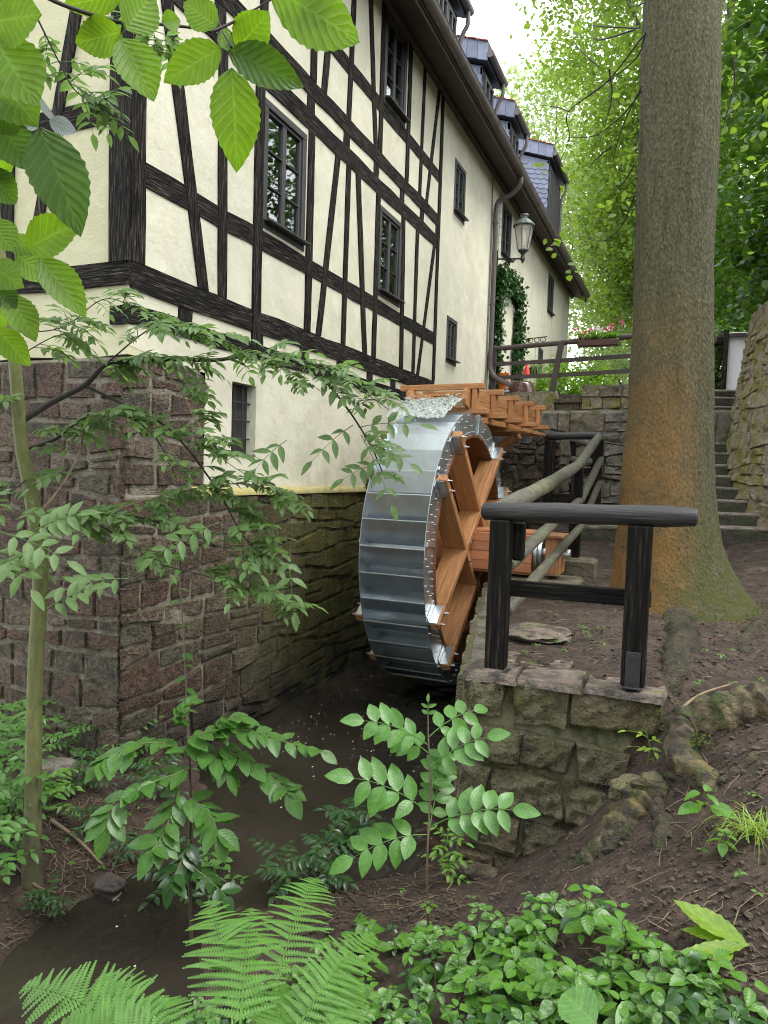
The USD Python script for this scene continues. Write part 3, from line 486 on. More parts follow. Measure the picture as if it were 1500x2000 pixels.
w = UsdGeom.Xform.Define(stage, str(house.GetPath()) + '/' + numbered(str(house.GetPath()), 'window')).GetPrim(); tag(w, 'small deep cellar window with iron bars')
b = MB()
for k in (1, 2): b.tube([(FX-.07, y0+(y1-y0)*k/3, z0), (FX-.07, y0+(y1-y0)*k/3, z1)], .008, 6)
for k in (1, 2, 3): b.tube([(FX-.075, y0, z0+(z1-z0)*k/4), (FX-.075, y1, z0+(z1-z0)*k/4)], .008, 6)
b.build('bar', 'iron_black', w)
MB().box((FX-.115, (y0+y1)/2, (z0+z1)/2), (.01, y1-y0-.002, z1-z0-.002), ch=0).build('pane', 'dark_room', w)  # opaque dark board standing in for the unlit cellar behind the bars
MB().box((FX-.12, (y0+y1)/2, z0+.012), (.26, y1-y0-.004, .024)).build('sill', 'mortar', w)
# roof, soffit, gutter
EX, EZ = -3.55, 7.535
b = MB(); b.add(np.array([[EX-.05, 3.9, EZ+.05], [EX-.05, 25.95, EZ+.05], [-9.2, 25.95, EZ+7.9], [-9.2, 3.9, EZ+7.9], [EX-.05, 3.9, EZ-.03], [EX-.05, 25.95, EZ-.03], [-9.2, 25.95, EZ+7.70], [-9.2, 3.9, EZ+7.70]]),
      [(0, 1, 2, 3), (7, 6, 5, 4), (0, 4, 5, 1), (1, 5, 6, 2), (3, 7, 4, 0)])
b.build('roof', 'slate', house)
MB().box((FX+.27, 14.93, EZ+.05), (.62, 21.9, .05), np.array([[.92, 0, .38], [0, 1, 0], [-.38, 0, .92]])).build('soffit', 'soffit_wood', house)
MB().box((FX+.05, 14.93, EZ+.09), (.09, 21.8, .12)).build('cornice', 'soffit_wood', house)
MB().box((EX-.04, 14.93, EZ-.06), (.028, 21.95, .15)).build('fascia', 'soffit_wood', house)
th = np.linspace(math.pi*1.02, 2*math.pi*.99, 11); gy = np.arange(3.95, 26.0, .98)
for k in range(len(gy)-1):        # gutter lengths with a lapped joint
    a, c = gy[k], gy[k+1]; g_ = MB(); R_ = .092
    for (aa, cc, rr) in ((a, c-.03, R_), (c-.045, c, R_+.004)):
        P = [(EX+.055+rr*math.cos(t), yy, EZ+.02+rr*math.sin(t)) for yy in (aa, cc) for t in th]; P2 = [(EX+.055+(rr-.005)*math.cos(t), yy, EZ+.02+(rr-.005)*math.sin(t)) for yy in (aa, cc) for t in th]
        n = len(th); f = [(i, i+1, n+i+1, n+i) for i in range(n-1)]; g_.add(P, f); g_.add(P2, [q[::-1] for q in f])
    g_.tube([(EX+.055+R_, a, EZ+.025), (EX+.055+R_, c, EZ+.025)], .009, 6)
    g_.build('gutter', 'brown_metal', house, smooth=50)
PY = 15.05
dp = smooth_path([(EX+.05, PY-.1, EZ-.06), (EX+.03, PY-.1, EZ-.22), (EX-.15, PY-.02, EZ-.36), (FX+.16, PY, EZ-.44), (FX+.075, PY, EZ-.62), (FX+.075, PY, EZ-1.2)], 6)
dp = np.vstack([dp, [(FX+.075, PY, 3.75), ]]); end = smooth_path([(FX+.075, PY, 3.74), (FX+.08, PY, 3.58), (FX+.17, PY-.02, 3.40), (FX+.36, PY-.10, 3.28), (FX+.62, PY-.2, 3.16)], 5)
MB().tube(np.vstack([dp, end]), .053, 12).build('downpipe', 'brown_metal', house, smooth=50)
for z in (6.6, 4.9, 3.78): MB().tube([(FX+.075, PY, z), (FX+.075, PY, z+.04)], .060, 12).box((FX+.02, PY, z+.02), (.05, .03, .03)).build('pipe_clamp', 'brown_metal', house)
MB().tube([(FX+.02, PY-.16, 3.2), (FX+.02, PY-.16, 7.5)], .008, 6).build('lightning_rod', 'brown_metal', house)
# dormers: front window, slated cheek, lean-to roof, gutter and pipe
def dormer(y0, y1, zb, zt, fx, deep, label):
    d = tag(UsdGeom.Xform.Define(stage, str(house.GetPath()) + '/' + numbered(str(house.GetPath()), 'dormer')).GetPrim(), label)
    b = MB().box((fx-.03, (y0+y1)/2, (zb+zt)/2), (.06, y1-y0, zt-zb), ch=.004); b.build('front_board', 'window_paint', d)
    nwin = max(1, round((y1-y0)/.75)); fr = MB(); wd = (y1-y0-.2)/nwin
    for k in range(nwin):
        a = y0+.1+k*wd
        for (p, q, e, f) in ((a, a+wd-.02, zt-.20, zt-.13), (a, a+wd-.02, zb+.10, zb+.17), (a, a+.06, zb+.17, zt-.20), (a+wd-.08, a+wd-.02, zb+.17, zt-.20), (a+wd/2-.04, a+wd/2+.02, zb+.17, zt-.20)): fr.box((fx+.02, (p+q)/2, (e+f)/2), (.05, q-p, f-e))
        MB().add(np.array([[fx+.006, a+.05, zb+.15], [fx+.006, a+wd-.07, zb+.15], [fx+.006, a+wd-.07, zt-.18], [fx+.006, a+.05, zt-.18]]), [(0, 1, 2, 3)]).build('pane', 'glass', d)
    fr.build('window_frame', 'window_paint', d)
    slope = .36                                      # lean-to roof rises towards the ridge
    for yy, s in ((y0, -1), (y1, 1)):
        cheek = Polygon([(fx, zb-.3), (fx, zt), (fx-deep, zt+slope*deep), (fx-deep, zb+1.2)])
        m = trimesh.creation.extrude_polygon(cheek, .05, engine='earcut'); v = m.vertices
        MB().add(np.stack([v[:, 0], yy+s*.0+.05*(s < 0)-v[:, 2]+.0, v[:, 1]], 1), np.array(m.faces)).build('cheek', 'slate', d)
    # slates on the cheek towards the stream, laid in rising rows; each one its own piece
    sw, sh = .20, .135; nrow = int((zt+slope*deep-zb)/sh)+2; ncol = int(deep/sw)+2
    for i in range(nrow):
        for j in range(ncol):
            u = j*sw - (i % 2)*sw/2 + .02; z = zb-.25 + i*sh + u*slope*.55
            if u > deep-.08 or u < -.11 or z > zt+slope*u-.20 or z < zb-.22 + u*.9-.25: continue
            u0 = max(u, 0.0); p = [(u0, .0), (u0+(u+sw*.55-u0)*.6, -.035), (u+sw*.75, -.025), (u+sw, .012), (u+sw, sh*1.25), (u0, sh*1.25)]
            xx = [fx-q[0] for q in p]; zz = [z+q[1]+(q[0]-u)*slope*.55 for q in p]
            yo = [y0-.026, y0-.032, y0-.034, y0-.022, y0-.004, y0-.004]; yi = [y0-.0015]*6
            V = np.array(list(zip(xx, yo, zz)) + list(zip(xx, yi, zz))); F = [(0, 1, 2), (0, 2, 3), (0, 3, 4), (0, 4, 5)] + [t for k in range(6) for t in ((k, (k+1) % 6+6, (k+1) % 6), (k, k+6, (k+1) % 6+6))]
            MB().add(V, F).build('slate_shingle', 'slate', d)
    rs = math.sqrt(1+slope**2); ov = .14
    # roof body in red tile, big slates hung on its edge, dark drip shadow board
    zr = lambda x: zt+.05+slope*(fx-x)
    x0, x1 = fx+.13, fx-deep-.5
    V = [(x0, y0-ov, zr(x0)), (x1, y0-ov, zr(x1)), (x1, y1+ov, zr(x1)), (x0, y1+ov, zr(x0))]; V2 = [(a, b_, c+.36) for a, b_, c in V]
    MB().add(np.array(V+V2), [(0, 1, 2, 3), (7, 6, 5, 4), (0, 4, 5, 1), (1, 5, 6, 2), (2, 6, 7, 3), (3, 7, 4, 0)]).build('roof_board', 'window_paint', d)
    n = int((x0-x1)/.22)
    for k in range(n):
        a, c = x0-k*.22, x0-(k+1)*.22+.008; yy = y0-ov
        V = np.array([(a, yy-.016, zr(a)+.015), (c, yy-.010, zr(c)+.0), (c, yy-.004, zr(c)+.37), (a, yy-.008, zr(a)+.37), (a, yy-.001, zr(a)+.015), (c, yy-.001, zr(c)), (c, yy-.001, zr(c)+.37), (a, yy-.001, zr(a)+.37)])
        MB().add(V, [(0, 1, 2, 3), (0, 4, 5, 1), (3, 2, 6, 7), (0, 3, 7, 4), (1, 5, 6, 2)]).build('slate_shingle', 'slate', d)
        a2, c2 = x0-k*.22, x0-(k+1)*.22+.012
        for (ya, yb) in ((y0-ov-.05, y0-ov+.28), (y1+ov-.28, y1+ov+.05)):
            MB().add(np.array([(a2, ya, zr(a2)+.372), (c2, ya, zr(c2)+.372), (c2, yb, zr(c2)+.372), (a2, yb, zr(a2)+.372), (a2, ya, zr(a2)+.392), (c2, ya, zr(c2)+.384), (c2, yb, zr(c2)+.384), (a2, yb, zr(a2)+.392)]), [(3, 2, 1, 0), (4, 5, 6, 7), (0, 1, 5, 4), (1, 2, 6, 5), (2, 3, 7, 6), (3, 0, 4, 7)]).build('roof_tile', 'red_tile', d)
    MB().box(((x0+x1)/2, (y0+y1)/2, (zr(x0)+zr(x1))/2+.385), ((x0-x1)*1.06, y1-y0-.3, .03), np.array([[1/rs, 0, slope/rs], [0, 1, 0], [-slope/rs, 0, 1/rs]])).build('roof', 'red_tile', d)
    MB().tube([(x0+.06, y0-ov-.04, zr(x0)+.12), (x0+.06, y1+ov+.04, zr(x0)+.12)], .075, 12).build('gutter', 'brown_metal', d, smooth=50)
    MB().tube(smooth_path([(x0+.06, y1+.05, zr(x0)+.06), (x0+.06, y1+.05, zr(x0)-.16), (fx+.10, y1+.04, zr(x0)-.34), (fx+.05, y1+.04, zr(x0)-.6), (fx+.05, y1+.04, zb-.3)], 5), .04, 10).build('downpipe', 'brown_metal', d, smooth=50)
dormer(11.3, 12.5, 8.3, 9.42, -4.2, 1.5, 'nearest dormer at the top edge'); dormer(14.25, 15.1, 8.3, 9.46, -4.2, 1.5, 'small slated dormer after the nearest one'); dormer(16.65, 17.5, 8.3, 9.46, -4.2, 1.5, 'small slated dormer before the largest one'); dormer(21.42, 23.3, 8.5, 10.52, -4.2, 1.9, 'largest slated dormer near the far end')

# ------------------------------------------------------------------ walls of the stream channel and the terraces
cw = thing('channel_wall', 'mossy stone wall of the mill channel below the cream render', 'stone wall', (-4.08, 4.4, WZ))
MB().box((-4.268, 9.6, -.42), (.36, 10.4, 2.86), ch=.02).build('mortar_joint', 'mortar_channel', cw)
lay(cw, plane((-4.08, 4.36, 0), (0, 1, 0), (1, 0, 0)), 0, 7.2, -1.62, .99, .205, .38, [f'stone_channel_{c}' for c in 'aabcd'], 21, joint=.010, proud=.016, rough=.032, nu=5, nv=3, wav=.05)
lg = MB(); yy = np.linspace(5.2, 14.7, 60); pr = [.045+.02*math.sin(y*3.1)+.015*math.sin(y*9) for y in yy]; V = []
for y, p in zip(yy, pr): V += [(-4.25, y, 1.09), (-4.10, y, 1.065+.008*math.sin(y*5)), (-4.08+p, y, 1.03), (-4.08+p*.9, y, .985), (-4.2, y, .97)]
lg.add(V, [(i*5+k, i*5+k+1, (i+1)*5+k+1, (i+1)*5+k) for i in range(59) for k in range(4)]); lg.build('ledge', 'cement_ledge', cw, smooth=40)

rw = thing('retaining_wall', 'granite block retaining wall under the dark front fence', 'stone wall', (-.65, 4.36, -.7))
MB().box((-.655, 4.622, -.76), (1.16, .34, 1.40), np.array([[.9956, -.094, 0], [.094, .9956, 0], [0, 0, 1]]), ch=.03).build('mortar_joint', 'mortar_granite', rw)
gpl = plane((-1.27, 4.37, 0), (.9956, .094, 0), (.094, -.9956, 0)); sd = 50
GR = [f'stone_granite_{c}' for c in 'abc']
rowsF = [(-.29, -.03, [0, .30, .66, 1.20], .0), (-.56, -.32, [0, .39, .71, 1.04], .0), (-.86, -.59, [0, .20, .68, .95], 0), (-1.12, -.89, [0, .42, .84], 0), (-1.45, -1.15, [0, .26, .60, .9], 0)]
for z0, z1, us, _ in rowsF:
    for k in range(len(us)-1):
        sd += 1; r = random.Random(sd); a, b_ = us[k], us[k+1]; j = .004; dz = lambda u: -.055*u*(1 if z1 < -.1 else .0)
        q = [(a+j+r.uniform(-.03, .03), z0-.022+dz(a)+r.uniform(0, .05)), (b_-j+r.uniform(-.035, .03), z0-.022+dz(b_)+r.uniform(0, .05)), (b_-j+r.uniform(-.03, .03), z1+.014+dz(b_)-r.uniform(0, .03)), (a+j+r.uniform(-.02, .02), z1+.014+dz(a)-r.uniform(0, .03))]
        m = MB().add(*stone(gpl, q, 16, 10, .030, .06, sd, tuck=.035, bevel=.014)); m.build('stone', r.choice(GR), rw, smooth=50)
tp_ = plane((-1.27, 4.37, 0), (1, 0, 0), (0, 0, 1))
for k, (a, b_, c, d) in enumerate([(0, .34, 0, .30), (.35, .74, .03, .34), (.75, 1.21, .07, .36), (.02, .26, .31, .62), (.28, .62, .36, .62)]):
    Pt = lambda u, v, dd: np.stack([-1.27+u, 4.36+v+u*.094*0, -.028+dd], 1)
    MB().add(*stone(Pt, [(a-.004, c-.024*(c < .1)), (b_+.004, c-.024*(c < .1)), (b_+.004, d+.01), (a-.004, d+.01)], 10, 8, .032+.003*(k % 2), .012, 300+k, tuck=.02, bevel=.014)).build('cap_stone', 'stone_cap', rw, smooth=40, label='flat cap stone')
# channel side below the path, seen as a narrow mossy strip
cs = thing('path_edge_wall', 'dark mossy stone edge of the path beside the mill wheel', 'stone wall', (-1.9, 7, -.8))
for k in range(4):
    ya, yb = [(4.40, 6.2), (6.2, 8.04), (8.04, 9.6), (9.6, 11.7)][k]; A = np.array([edge_x(ya), ya]); Bp = np.array([edge_x(yb), yb]); d_ = (Bp-A)/np.linalg.norm(Bp-A); nn = np.array([-d_[1], d_[0]])
    c = (A+Bp)/2; L_ = np.linalg.norm(Bp-A); top = [.0, .0, .04, .3][k]
    MB().box((c[0]-nn[0]*.16, c[1]-nn[1]*.16, (top-1.9)/2-.02), (L_, .30, top+1.86), np.array([[d_[0], -d_[1], 0], [d_[1], d_[0], 0], [0, 0, 1]])).build('mortar_joint', 'mortar_grey', cs)
    lay(cs, plane((*A, 0), (*d_, 0), (*nn, 0)), 0, L_, -1.7, top-.02, .27, .42, ['stone_wet', 'stone_granite_b', 'stone_granite_c'], 31+k, proud=.03, rough=.03)
# pier at the end of the channel that carries the flume, the terrace wall behind it, its upper part with a notch
pw = thing('race_pier', 'wet stone pier at the channel end with the flume shade in its colour', 'stone wall', (-3, 11.8, 0))
MB().box((-3.0, 12.2, .15), (2.16, .9, 3.62), ch=.03).build('mortar_joint', 'mortar_grey', pw)
lay(pw, plane((-4.08, 11.74, 0), (1, 0, 0), (0, -1, 0)), 0, 1.25, -1.6, 1.96, .23, .34, ['stone_wet'], 41, proud=.035, rough=.04)  # left part all in dark stone, flume shade put into its colour
lay(pw, plane((-2.83, 11.74, 0), (1, 0, 0), (0, -1, 0)), 0, .92, -1.6, 1.96, .20, .34, ['stone_porphyry_a', 'stone_wet', 'stone_porphyry_c'], 42, joint=.004, proud=.03, rough=.09, nu=6, nv=4)
lay(pw, plane((-1.91, 11.74, 0), (0, 1, 0), (1, 0, 0)), 0, .9, -.5, 1.96, .22, .36, ['stone_grey_b'], 43, proud=.035, rough=.04)
tw = thing('terrace_wall', 'rough grey stone wall at the path end below the railing', 'stone wall', (-1.5, 13.4, .7))
MB().box((-.2, 13.75, 1.45), (4.9, .6, 2.12), ch=.05).build('mortar_joint', 'mortar_grey', tw)
lay(tw, plane((-2.6, 13.43, 0), (1, 0, 0), (0, -1, 0)), 0, 3.0, .55, 2.46, .20, .40, ['stone_grey_a', 'stone_grey_b', 'stone_grey_a'], 44, joint=.003, proud=.03, rough=.10, nu=6, nv=4, wav=.06)
ux0, uy0, ux1, uy1 = -4.1, 15.03, .30, 14.95; ud = np.array([ux1-ux0, uy1-uy0]); UL = np.linalg.norm(ud); ud /= UL; un = np.array([ud[1], -ud[0]])
uw = thing('parapet_wall', 'mossy brown stone parapet below the dark railing', 'stone wall', (-2, 14.6, 2.8))
def ubox(u0, u1, z0, z1): return ((ux0+ud[0]*(u0+u1)/2-un[0]*.2, uy0+ud[1]*(u0+u1)/2-un[1]*.2, (z0+z1)/2), (u1-u0, .38, z1-z0), np.array([[ud[0], -ud[1], 0], [ud[1], ud[0], 0], [0, 0, 1]]))
MB().box(*ubox(0, 1.50, 1.5, 3.00), ch=.03).box(*ubox(1.50, 2.02, 1.5, 2.84), ch=.03).box(*ubox(2.02, UL, 1.5, 3.10), ch=.03).build('mortar_joint', 'mortar_grey', uw)
UP = plane((ux0, uy0, 0), (*ud, 0), (*un, 0))
lay(uw, UP, 0, 1.50, 1.9, 3.02, .27, .40, ['stone_grey_b', 'stone_grey_b', 'stone_mossy_a'], 45, joint=.004, proud=.03, rough=.07, nu=6, nv=4)
lay(uw, UP, 1.50, 2.02, 1.9, 2.78, .25, .5, ['stone_porphyry_b'], 46, proud=.03, rough=.03)
MB().add(*stone(UP, [(1.46, 2.79), (2.04, 2.80), (2.04, 2.90), (1.46, 2.90)], 4, 2, .09, .02, 77, tuck=.3)).build('cap_stone', 'stone_porphyry_c', uw, smooth=40, label='reddish flat slab in the notch')
lay(uw, UP, 2.02, 4.38, 1.9, 3.14, .26, .36, ['stone_grey_b', 'stone_mossy_b'], 47, joint=.004, proud=.03, rough=.07, nu=6, nv=4)
# tops of the parapet
for k, (a, b_, zz) in enumerate([(0, .5, 3.02), (.5, 1.05, 3.03), (1.05, 1.50, 3.02), (2.02, 2.6, 3.14), (2.6, 3.2, 3.15), (3.2, 3.8, 3.14), (3.8, 4.38, 3.14)]):
    Pt = lambda u, v, dd, zz=zz: np.stack([ux0+ud[0]*u-un[0]*v, uy0+ud[1]*u-un[1]*v, zz+dd-.03], 1)
    MB().add(*stone(Pt, [(a+.008, -.02), (b_-.008, -.02), (b_-.008, .40), (a+.008, .40)], 3, 3, .05, .03, 400+k, tuck=.04)).build('cap_stone', 'stone_grey_b', uw, smooth=40)
# steps up to the right of the tree, single heavy stones
st = thing('stone_steps', 'worn mossy stone steps climbing between the tree and right wall', 'steps', (0, 11, .5))
xr = [1.15, .92, .72, .64, .58, .54, .51, .52, .55, .58, .60, .64, .68, .70]
for k in range(14):
    yk, zk = 10.97+.33*k, .635+.187*k; xl_ = -1.5 if k == 0 else -.9 if k < 3 else -.35
    cuts = [xl_] + sorted(random.uniform(xl_+.3, xr[k]-.3) for _ in range(2 if k < 3 else 1)) + [xr[k]+.12]
    for a, b_ in zip(cuts[:-1], cuts[1:]):
        jz = random.uniform(-.014, .014); jy = random.uniform(-.02, .02); tilt = random.uniform(-.012, .012); V = []
        n = 5; lx = np.linspace(a+.006, b_-.006, n); sl = -.25 if k == 0 else 0.0
        for i, x in enumerate(lx):
            e = random.uniform(-.014, .014); z1 = zk+jz+tilt*(i-2)*.5 + (sl*.16*(.6-x) if k == 0 else 0); yo = yk+jy+e + (.0 if k else -.22*(.9-x)*.4)
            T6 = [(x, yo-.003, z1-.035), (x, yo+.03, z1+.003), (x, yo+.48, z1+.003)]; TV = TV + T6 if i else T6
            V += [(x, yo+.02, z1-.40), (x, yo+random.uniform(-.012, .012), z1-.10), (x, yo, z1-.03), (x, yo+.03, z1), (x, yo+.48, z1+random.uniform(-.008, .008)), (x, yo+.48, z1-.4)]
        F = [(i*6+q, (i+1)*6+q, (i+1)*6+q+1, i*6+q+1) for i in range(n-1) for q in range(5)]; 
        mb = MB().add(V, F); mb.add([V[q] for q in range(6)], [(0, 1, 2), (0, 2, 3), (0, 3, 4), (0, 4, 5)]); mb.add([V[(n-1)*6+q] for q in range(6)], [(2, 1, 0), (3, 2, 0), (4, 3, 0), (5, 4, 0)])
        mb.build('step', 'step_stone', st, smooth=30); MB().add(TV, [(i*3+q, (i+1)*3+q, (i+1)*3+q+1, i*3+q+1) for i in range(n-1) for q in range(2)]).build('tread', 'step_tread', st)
# wall at the right of the steps
rt = thing('right_wall', 'tall yellow mossy stone wall beside the steps at right', 'stone wall', (.8, 13, 1))
pts = [(1.6, 10.2), (1.12, 11.0), (.86, 11.5), (.71, 12.0), (.63, 12.5), (.60, 13.0), (.61, 13.4), (.66, 13.9), (.72, 14.4), (.79, 15.0), (.84, 15.5)]
ss = np.r_[0, np.cumsum([math.dist(pts[i], pts[i+1]) for i in range(len(pts)-1)])]
def RP(u, v, d):
    u = np.asarray(u); yy_ = np.interp(u, ss, [p[1] for p in pts]); lean = .12*(np.asarray(v)-(.635+.567*(yy_-11)))
    x = np.interp(u, ss, [p[0] for p in pts]); y = np.interp(u, ss, [p[1] for p in pts])
    tx = np.interp(u+.1, ss, [p[0] for p in pts])-np.interp(u-.1, ss, [p[0] for p in pts]); ty = np.interp(u+.1, ss, [p[1] for p in pts])-np.interp(u-.1, ss, [p[1] for p in pts]); l = np.hypot(tx, ty)
    return np.stack([x-ty/l*d+np.maximum(lean, -.3), y+tx/l*d, np.asarray(v)], 1)
uu, vv = np.meshgrid(np.linspace(0, ss[-1], 30), np.linspace(.0, 4.0, 8), indexing='ij'); I = np.arange(uu.size).reshape(uu.shape)
MB().add(RP(uu.ravel(), vv.ravel(), np.full(uu.size, .0)), np.stack([I[:-1, :-1].ravel(), I[:-1, 1:].ravel(), I[1:, 1:].ravel(), I[1:, :-1].ravel()], 1)).add(RP(uu.ravel(), vv.ravel(), np.full(uu.size, -.5)), np.stack([I[:-1, :-1].ravel(), I[:-1, 1:].ravel(), I[1:, 1:].ravel(), I[1:, :-1].ravel()], 1)).build('mortar_joint', 'stone_mossy_b', rt, smooth=True)
lay(rt, RP, 0, ss[-1], .1, 4.05, .24, .30, ['stone_mossy_a', 'stone_mossy_b'], 51, joint=.002, proud=.012, rough=.07, nu=5, nv=4, wav=.04)
# small white building beyond the steps
sh = thing('white_shed', 'small white rendered shed with a dark corner post beyond the steps', 'shed', (1.6, 16.6, 3))
MB().box((1.95, 17.2, 3.55), (2.7, 2.2, 1.5), ch=.01).build('wall', 'white_wall', sh); MB().box((.57, 16.04, 3.6), (.09, .10, 1.5)).build('corner_post', 'timber_upright', sh)
MB().box((1.9, 17.2, 4.36), (3.0, 2.4, .07), np.array([[1, 0, 0], [0, .995, .1], [0, -.1, .995]]).T).build('roof', 'soffit_wood', sh)
# ------------------------------------------------------------------ the mill wheel
XR, XL, YC, ZC, WR, RI = -2.40, -3.13, 8.374, .376, 1.634, 1.37
wheel = thing('water_mill', 'overshot mill wheel of galvanised buckets and orange larch arms', 'mill wheel', (XR, YC, ZC))
def cyl(r, a, x): a = np.asarray(a, float); return np.stack([np.broadcast_to(x, a.shape), YC-r*np.cos(a), ZC+r*np.sin(a)], -1)   # a from the near side (-y) upwards
NA = 144; A = np.arange(NA)/NA*2*math.pi
for xs_, s in ((XR, 1), (XL, -1)):
    x0, x1 = xs_, xs_-s*.006; ro, ri = WR+.004, RI-.02
    V = np.vstack([cyl(ro, A, x0), cyl(ri, A, x0), cyl(ri, A, x1), cyl(ro, A, x1)]); F = []
    for q in range(4):
        for i in range(NA):
            j = (i+1) % NA; f = (q*NA+i, q*NA+j, ((q+1) % 4)*NA+j, ((q+1) % 4)*NA+i); F.append(f if s < 0 else f[::-1])
    MB().add(V, F).build('rim_plate', 'galvanised', wheel, smooth=30)
    b = MB()                                          # angle seams that join the rim segments
    for k in range(12):
        a = k*math.pi/6+.10; p0, p1 = cyl(ri+.03, np.array([a]), x0+s*.010)[0], cyl(ro-.02, np.array([a]), x0+s*.010)[0]; b.beam(p0, p1, .045, .018, up=(1, 0, 0), ch=.003)
    b.build('rim_seam', 'galvanised', wheel)
    b = MB()
    for k in range(36):
        for (r, da) in ((WR-.03, .01), (WR-.10, -.045), (WR-.16, -.09), (RI+.03, .02), (RI+.03, .08), (RI+.03, .14)):
            p = cyl(r, np.array([k*math.pi/18+da]), x0)[0]; b.tube([p-[s*.002, 0, 0], p+[s*.014, 0, 0]], .0062 if r > RI+.05 else .0048, 6)
    b.build('rivets', 'bolt_steel', wheel, kind='stuff')
# buckets: an outer plate and a riser plate with a folded bright lip
for k in range(36):
    a = math.radians(3.7+10*k); t = .004
    prof = [(WR, a), (WR-.125, a-math.radians(7.2)), (RI, a-math.radians(9.0))]
    V, F = [], []
    for (r, ang) in prof:
        for x in (XL+.007, XR-.007): V.append(cyl(r, np.array([ang]), x)[0])
    for (r, ang) in prof:
        for x in (XL+.007, XR-.007): V.append(cyl(r, np.array([ang+t/r*1.5]), x)[0])
    F = [(0, 1, 3, 2), (2, 3, 5, 4), (8, 9, 7, 6), (10, 11, 9, 8), (0, 6, 7, 1)]
    MB().add(V, F).beam(cyl(WR-.006, np.array([a+.004]), XL+.006)[0], cyl(WR-.006, np.array([a+.004]), XR-.006)[0], .010, .010, ch=.002).build('bucket', 'galvanised', wheel)
V = np.vstack([cyl(RI+.003, A, XL+.007), cyl(RI+.003, A, XR-.007)]); MB().add(V, [(i, (i+1) % NA, NA+(i+1) % NA, NA+i) for i in range(NA)]).build('sole_sheet', 'galvanised', wheel, smooth=True)
for k in range(36):                                   # the wooden sole under the buckets
    a0, a1 = math.radians(10*k-4.9), math.radians(10*k+4.9); aa = np.array([a0, a1]); V = np.vstack([cyl(RI-.028, aa, XL-.015), cyl(RI-.028, aa, XR+.022), cyl(RI-.001, aa, XL-.015), cyl(RI-.001, aa, XR+.022)])
    MB().add(V, [(0, 1, 3, 2), (6, 7, 5, 4), (2, 3, 7, 6), (4, 5, 1, 0), (0, 2, 6, 4), (5, 7, 3, 1)]).build('sole_board', 'wheel_sole_wood', wheel)
def armbeam(ang, off, side, seed):
    """an arm plank passing the shaft at distance off, both ends reaching the rim"""
    u = np.array([0, -math.cos(ang), math.sin(ang)]); w_ = np.array([0, math.sin(ang), math.cos(ang)]); c = np.array([0, YC, ZC]) + w_*off
    half = math.sqrt(1.60**2-off**2); hin = math.sqrt((RI-.05)**2-off**2); s = side; xo = XR+.115 if s > 0 else XL-.115; xi = XR-.14 if s > 0 else XL+.14; xm = XR+.008 if s > 0 else XL-.008
    R = np.stack([u, np.array([1., 0, 0]), np.cross(u, [1, 0, 0])], 1); b = MB(); px = seed*.003
    b.box(c+[(xo+xi)/2+px, 0, 0], (2*hin, abs(xo-xi), .078), R, ch=.006)
    for e in (-1, 1): b.box(c+u*e*(hin+half+.001)/2+[(xo+xm)/2+px, 0, 0], (half-hin, abs(xo-xm), .078), R, ch=.006)
    p = b.build('arm', 'larch_arm' if ang > 0 else 'larch_arm_cross', wheel)
    for e in (-1, 1):
        m = MB()
        for q in (-1, 1):
            m.box(c+u*e*(half-.13)+w_*q*.0465*1+[(xo+xm)/2-s*.008, 0, 0], (.25, abs(xo-xm)-.02, .006), R, ch=.002)
            m.box(c+u*e*(half-.13)+w_*q*.085+[xs2(s)+s*.004, 0, 0], (.25, .005, .08), R, ch=.001)
        m.build('arm_bracket', 'galvanised', wheel)
        for dd in (.045, .20):
            m = MB(); q = c+u*e*(half-dd); m.tube([q+[xo+px, 0, 0]-[s*.004, 0, 0], q+[xo+px+s*.022, 0, 0]], .018, 8); m.tube([q+[xo+px, 0, 0], q+[xo+px+s*.05, 0, 0]], .008, 6); m.build('bolt', 'bolt_steel', wheel)
def xs2(s): return XR+.002 if s > 0 else XL-.002
for side in (1, -1):
    for ci, ang in enumerate((math.radians(44), math.radians(-38))):
        for off in (-.335, .335): armbeam(ang, off, side, ci)
    for q in [(44, .0), ]:
        for sx_, sz in ((-.335, -.335), (-.335, .335), (.335, -.335), (.335, .335)):
            ca = math.radians(3); p = np.array([(XR+.119) if side > 0 else (XL-.119), YC+sx_*1.35, ZC+sz*.32]); m = MB(); m.tube([p, p+[side*.03, 0, 0]], .016, 8).build('bolt', 'bolt_steel', wheel)
# shaft: a square box of reddish boards
for q, (dy, dz) in enumerate([(0, .235), (0, -.235), (.235, 0), (-.235, 0)]):
    for k in range(4):
        o = -.165+.11*k
        c = (-2.475, YC+(dy if dy else o), ZC+(dz if dz else o)); sz = (1.75, .03 if dy else .107, .03 if dz else .107); MB().box(c, sz, np.array([[1, 0, 0], [0, math.cos(.1), -math.sin(.1)], [0, math.sin(.1), math.cos(.1)]]) if False else None, ch=.005).build('shaft_board', 'axle_wood', wheel)
MB().tube([(-3.75, YC, ZC), (-1.2, YC, ZC)], .06, 14).build('shaft_core', 'bolt_steel', wheel)
for xx, rr in ((-1.575, .21), (-1.53, .16)): MB().tube([(xx-.02, YC, ZC), (xx+.02, YC, ZC)], rr, 28).build('bearing_disc', 'galvanised', wheel, smooth=40)
bb = thing('bearing_block', 'new larch bearing box with a lid on a mossy stone beside the fence', 'bearing block', (-1.25, YC, .1))
MB().box((-1.375, YC, .36), (.17, .36, .42), ch=.006).build('box', 'larch_upright', bb); MB().box((-1.375, YC, .588), (.24, .46, .035), ch=.006).build('lid', 'larch', bb)
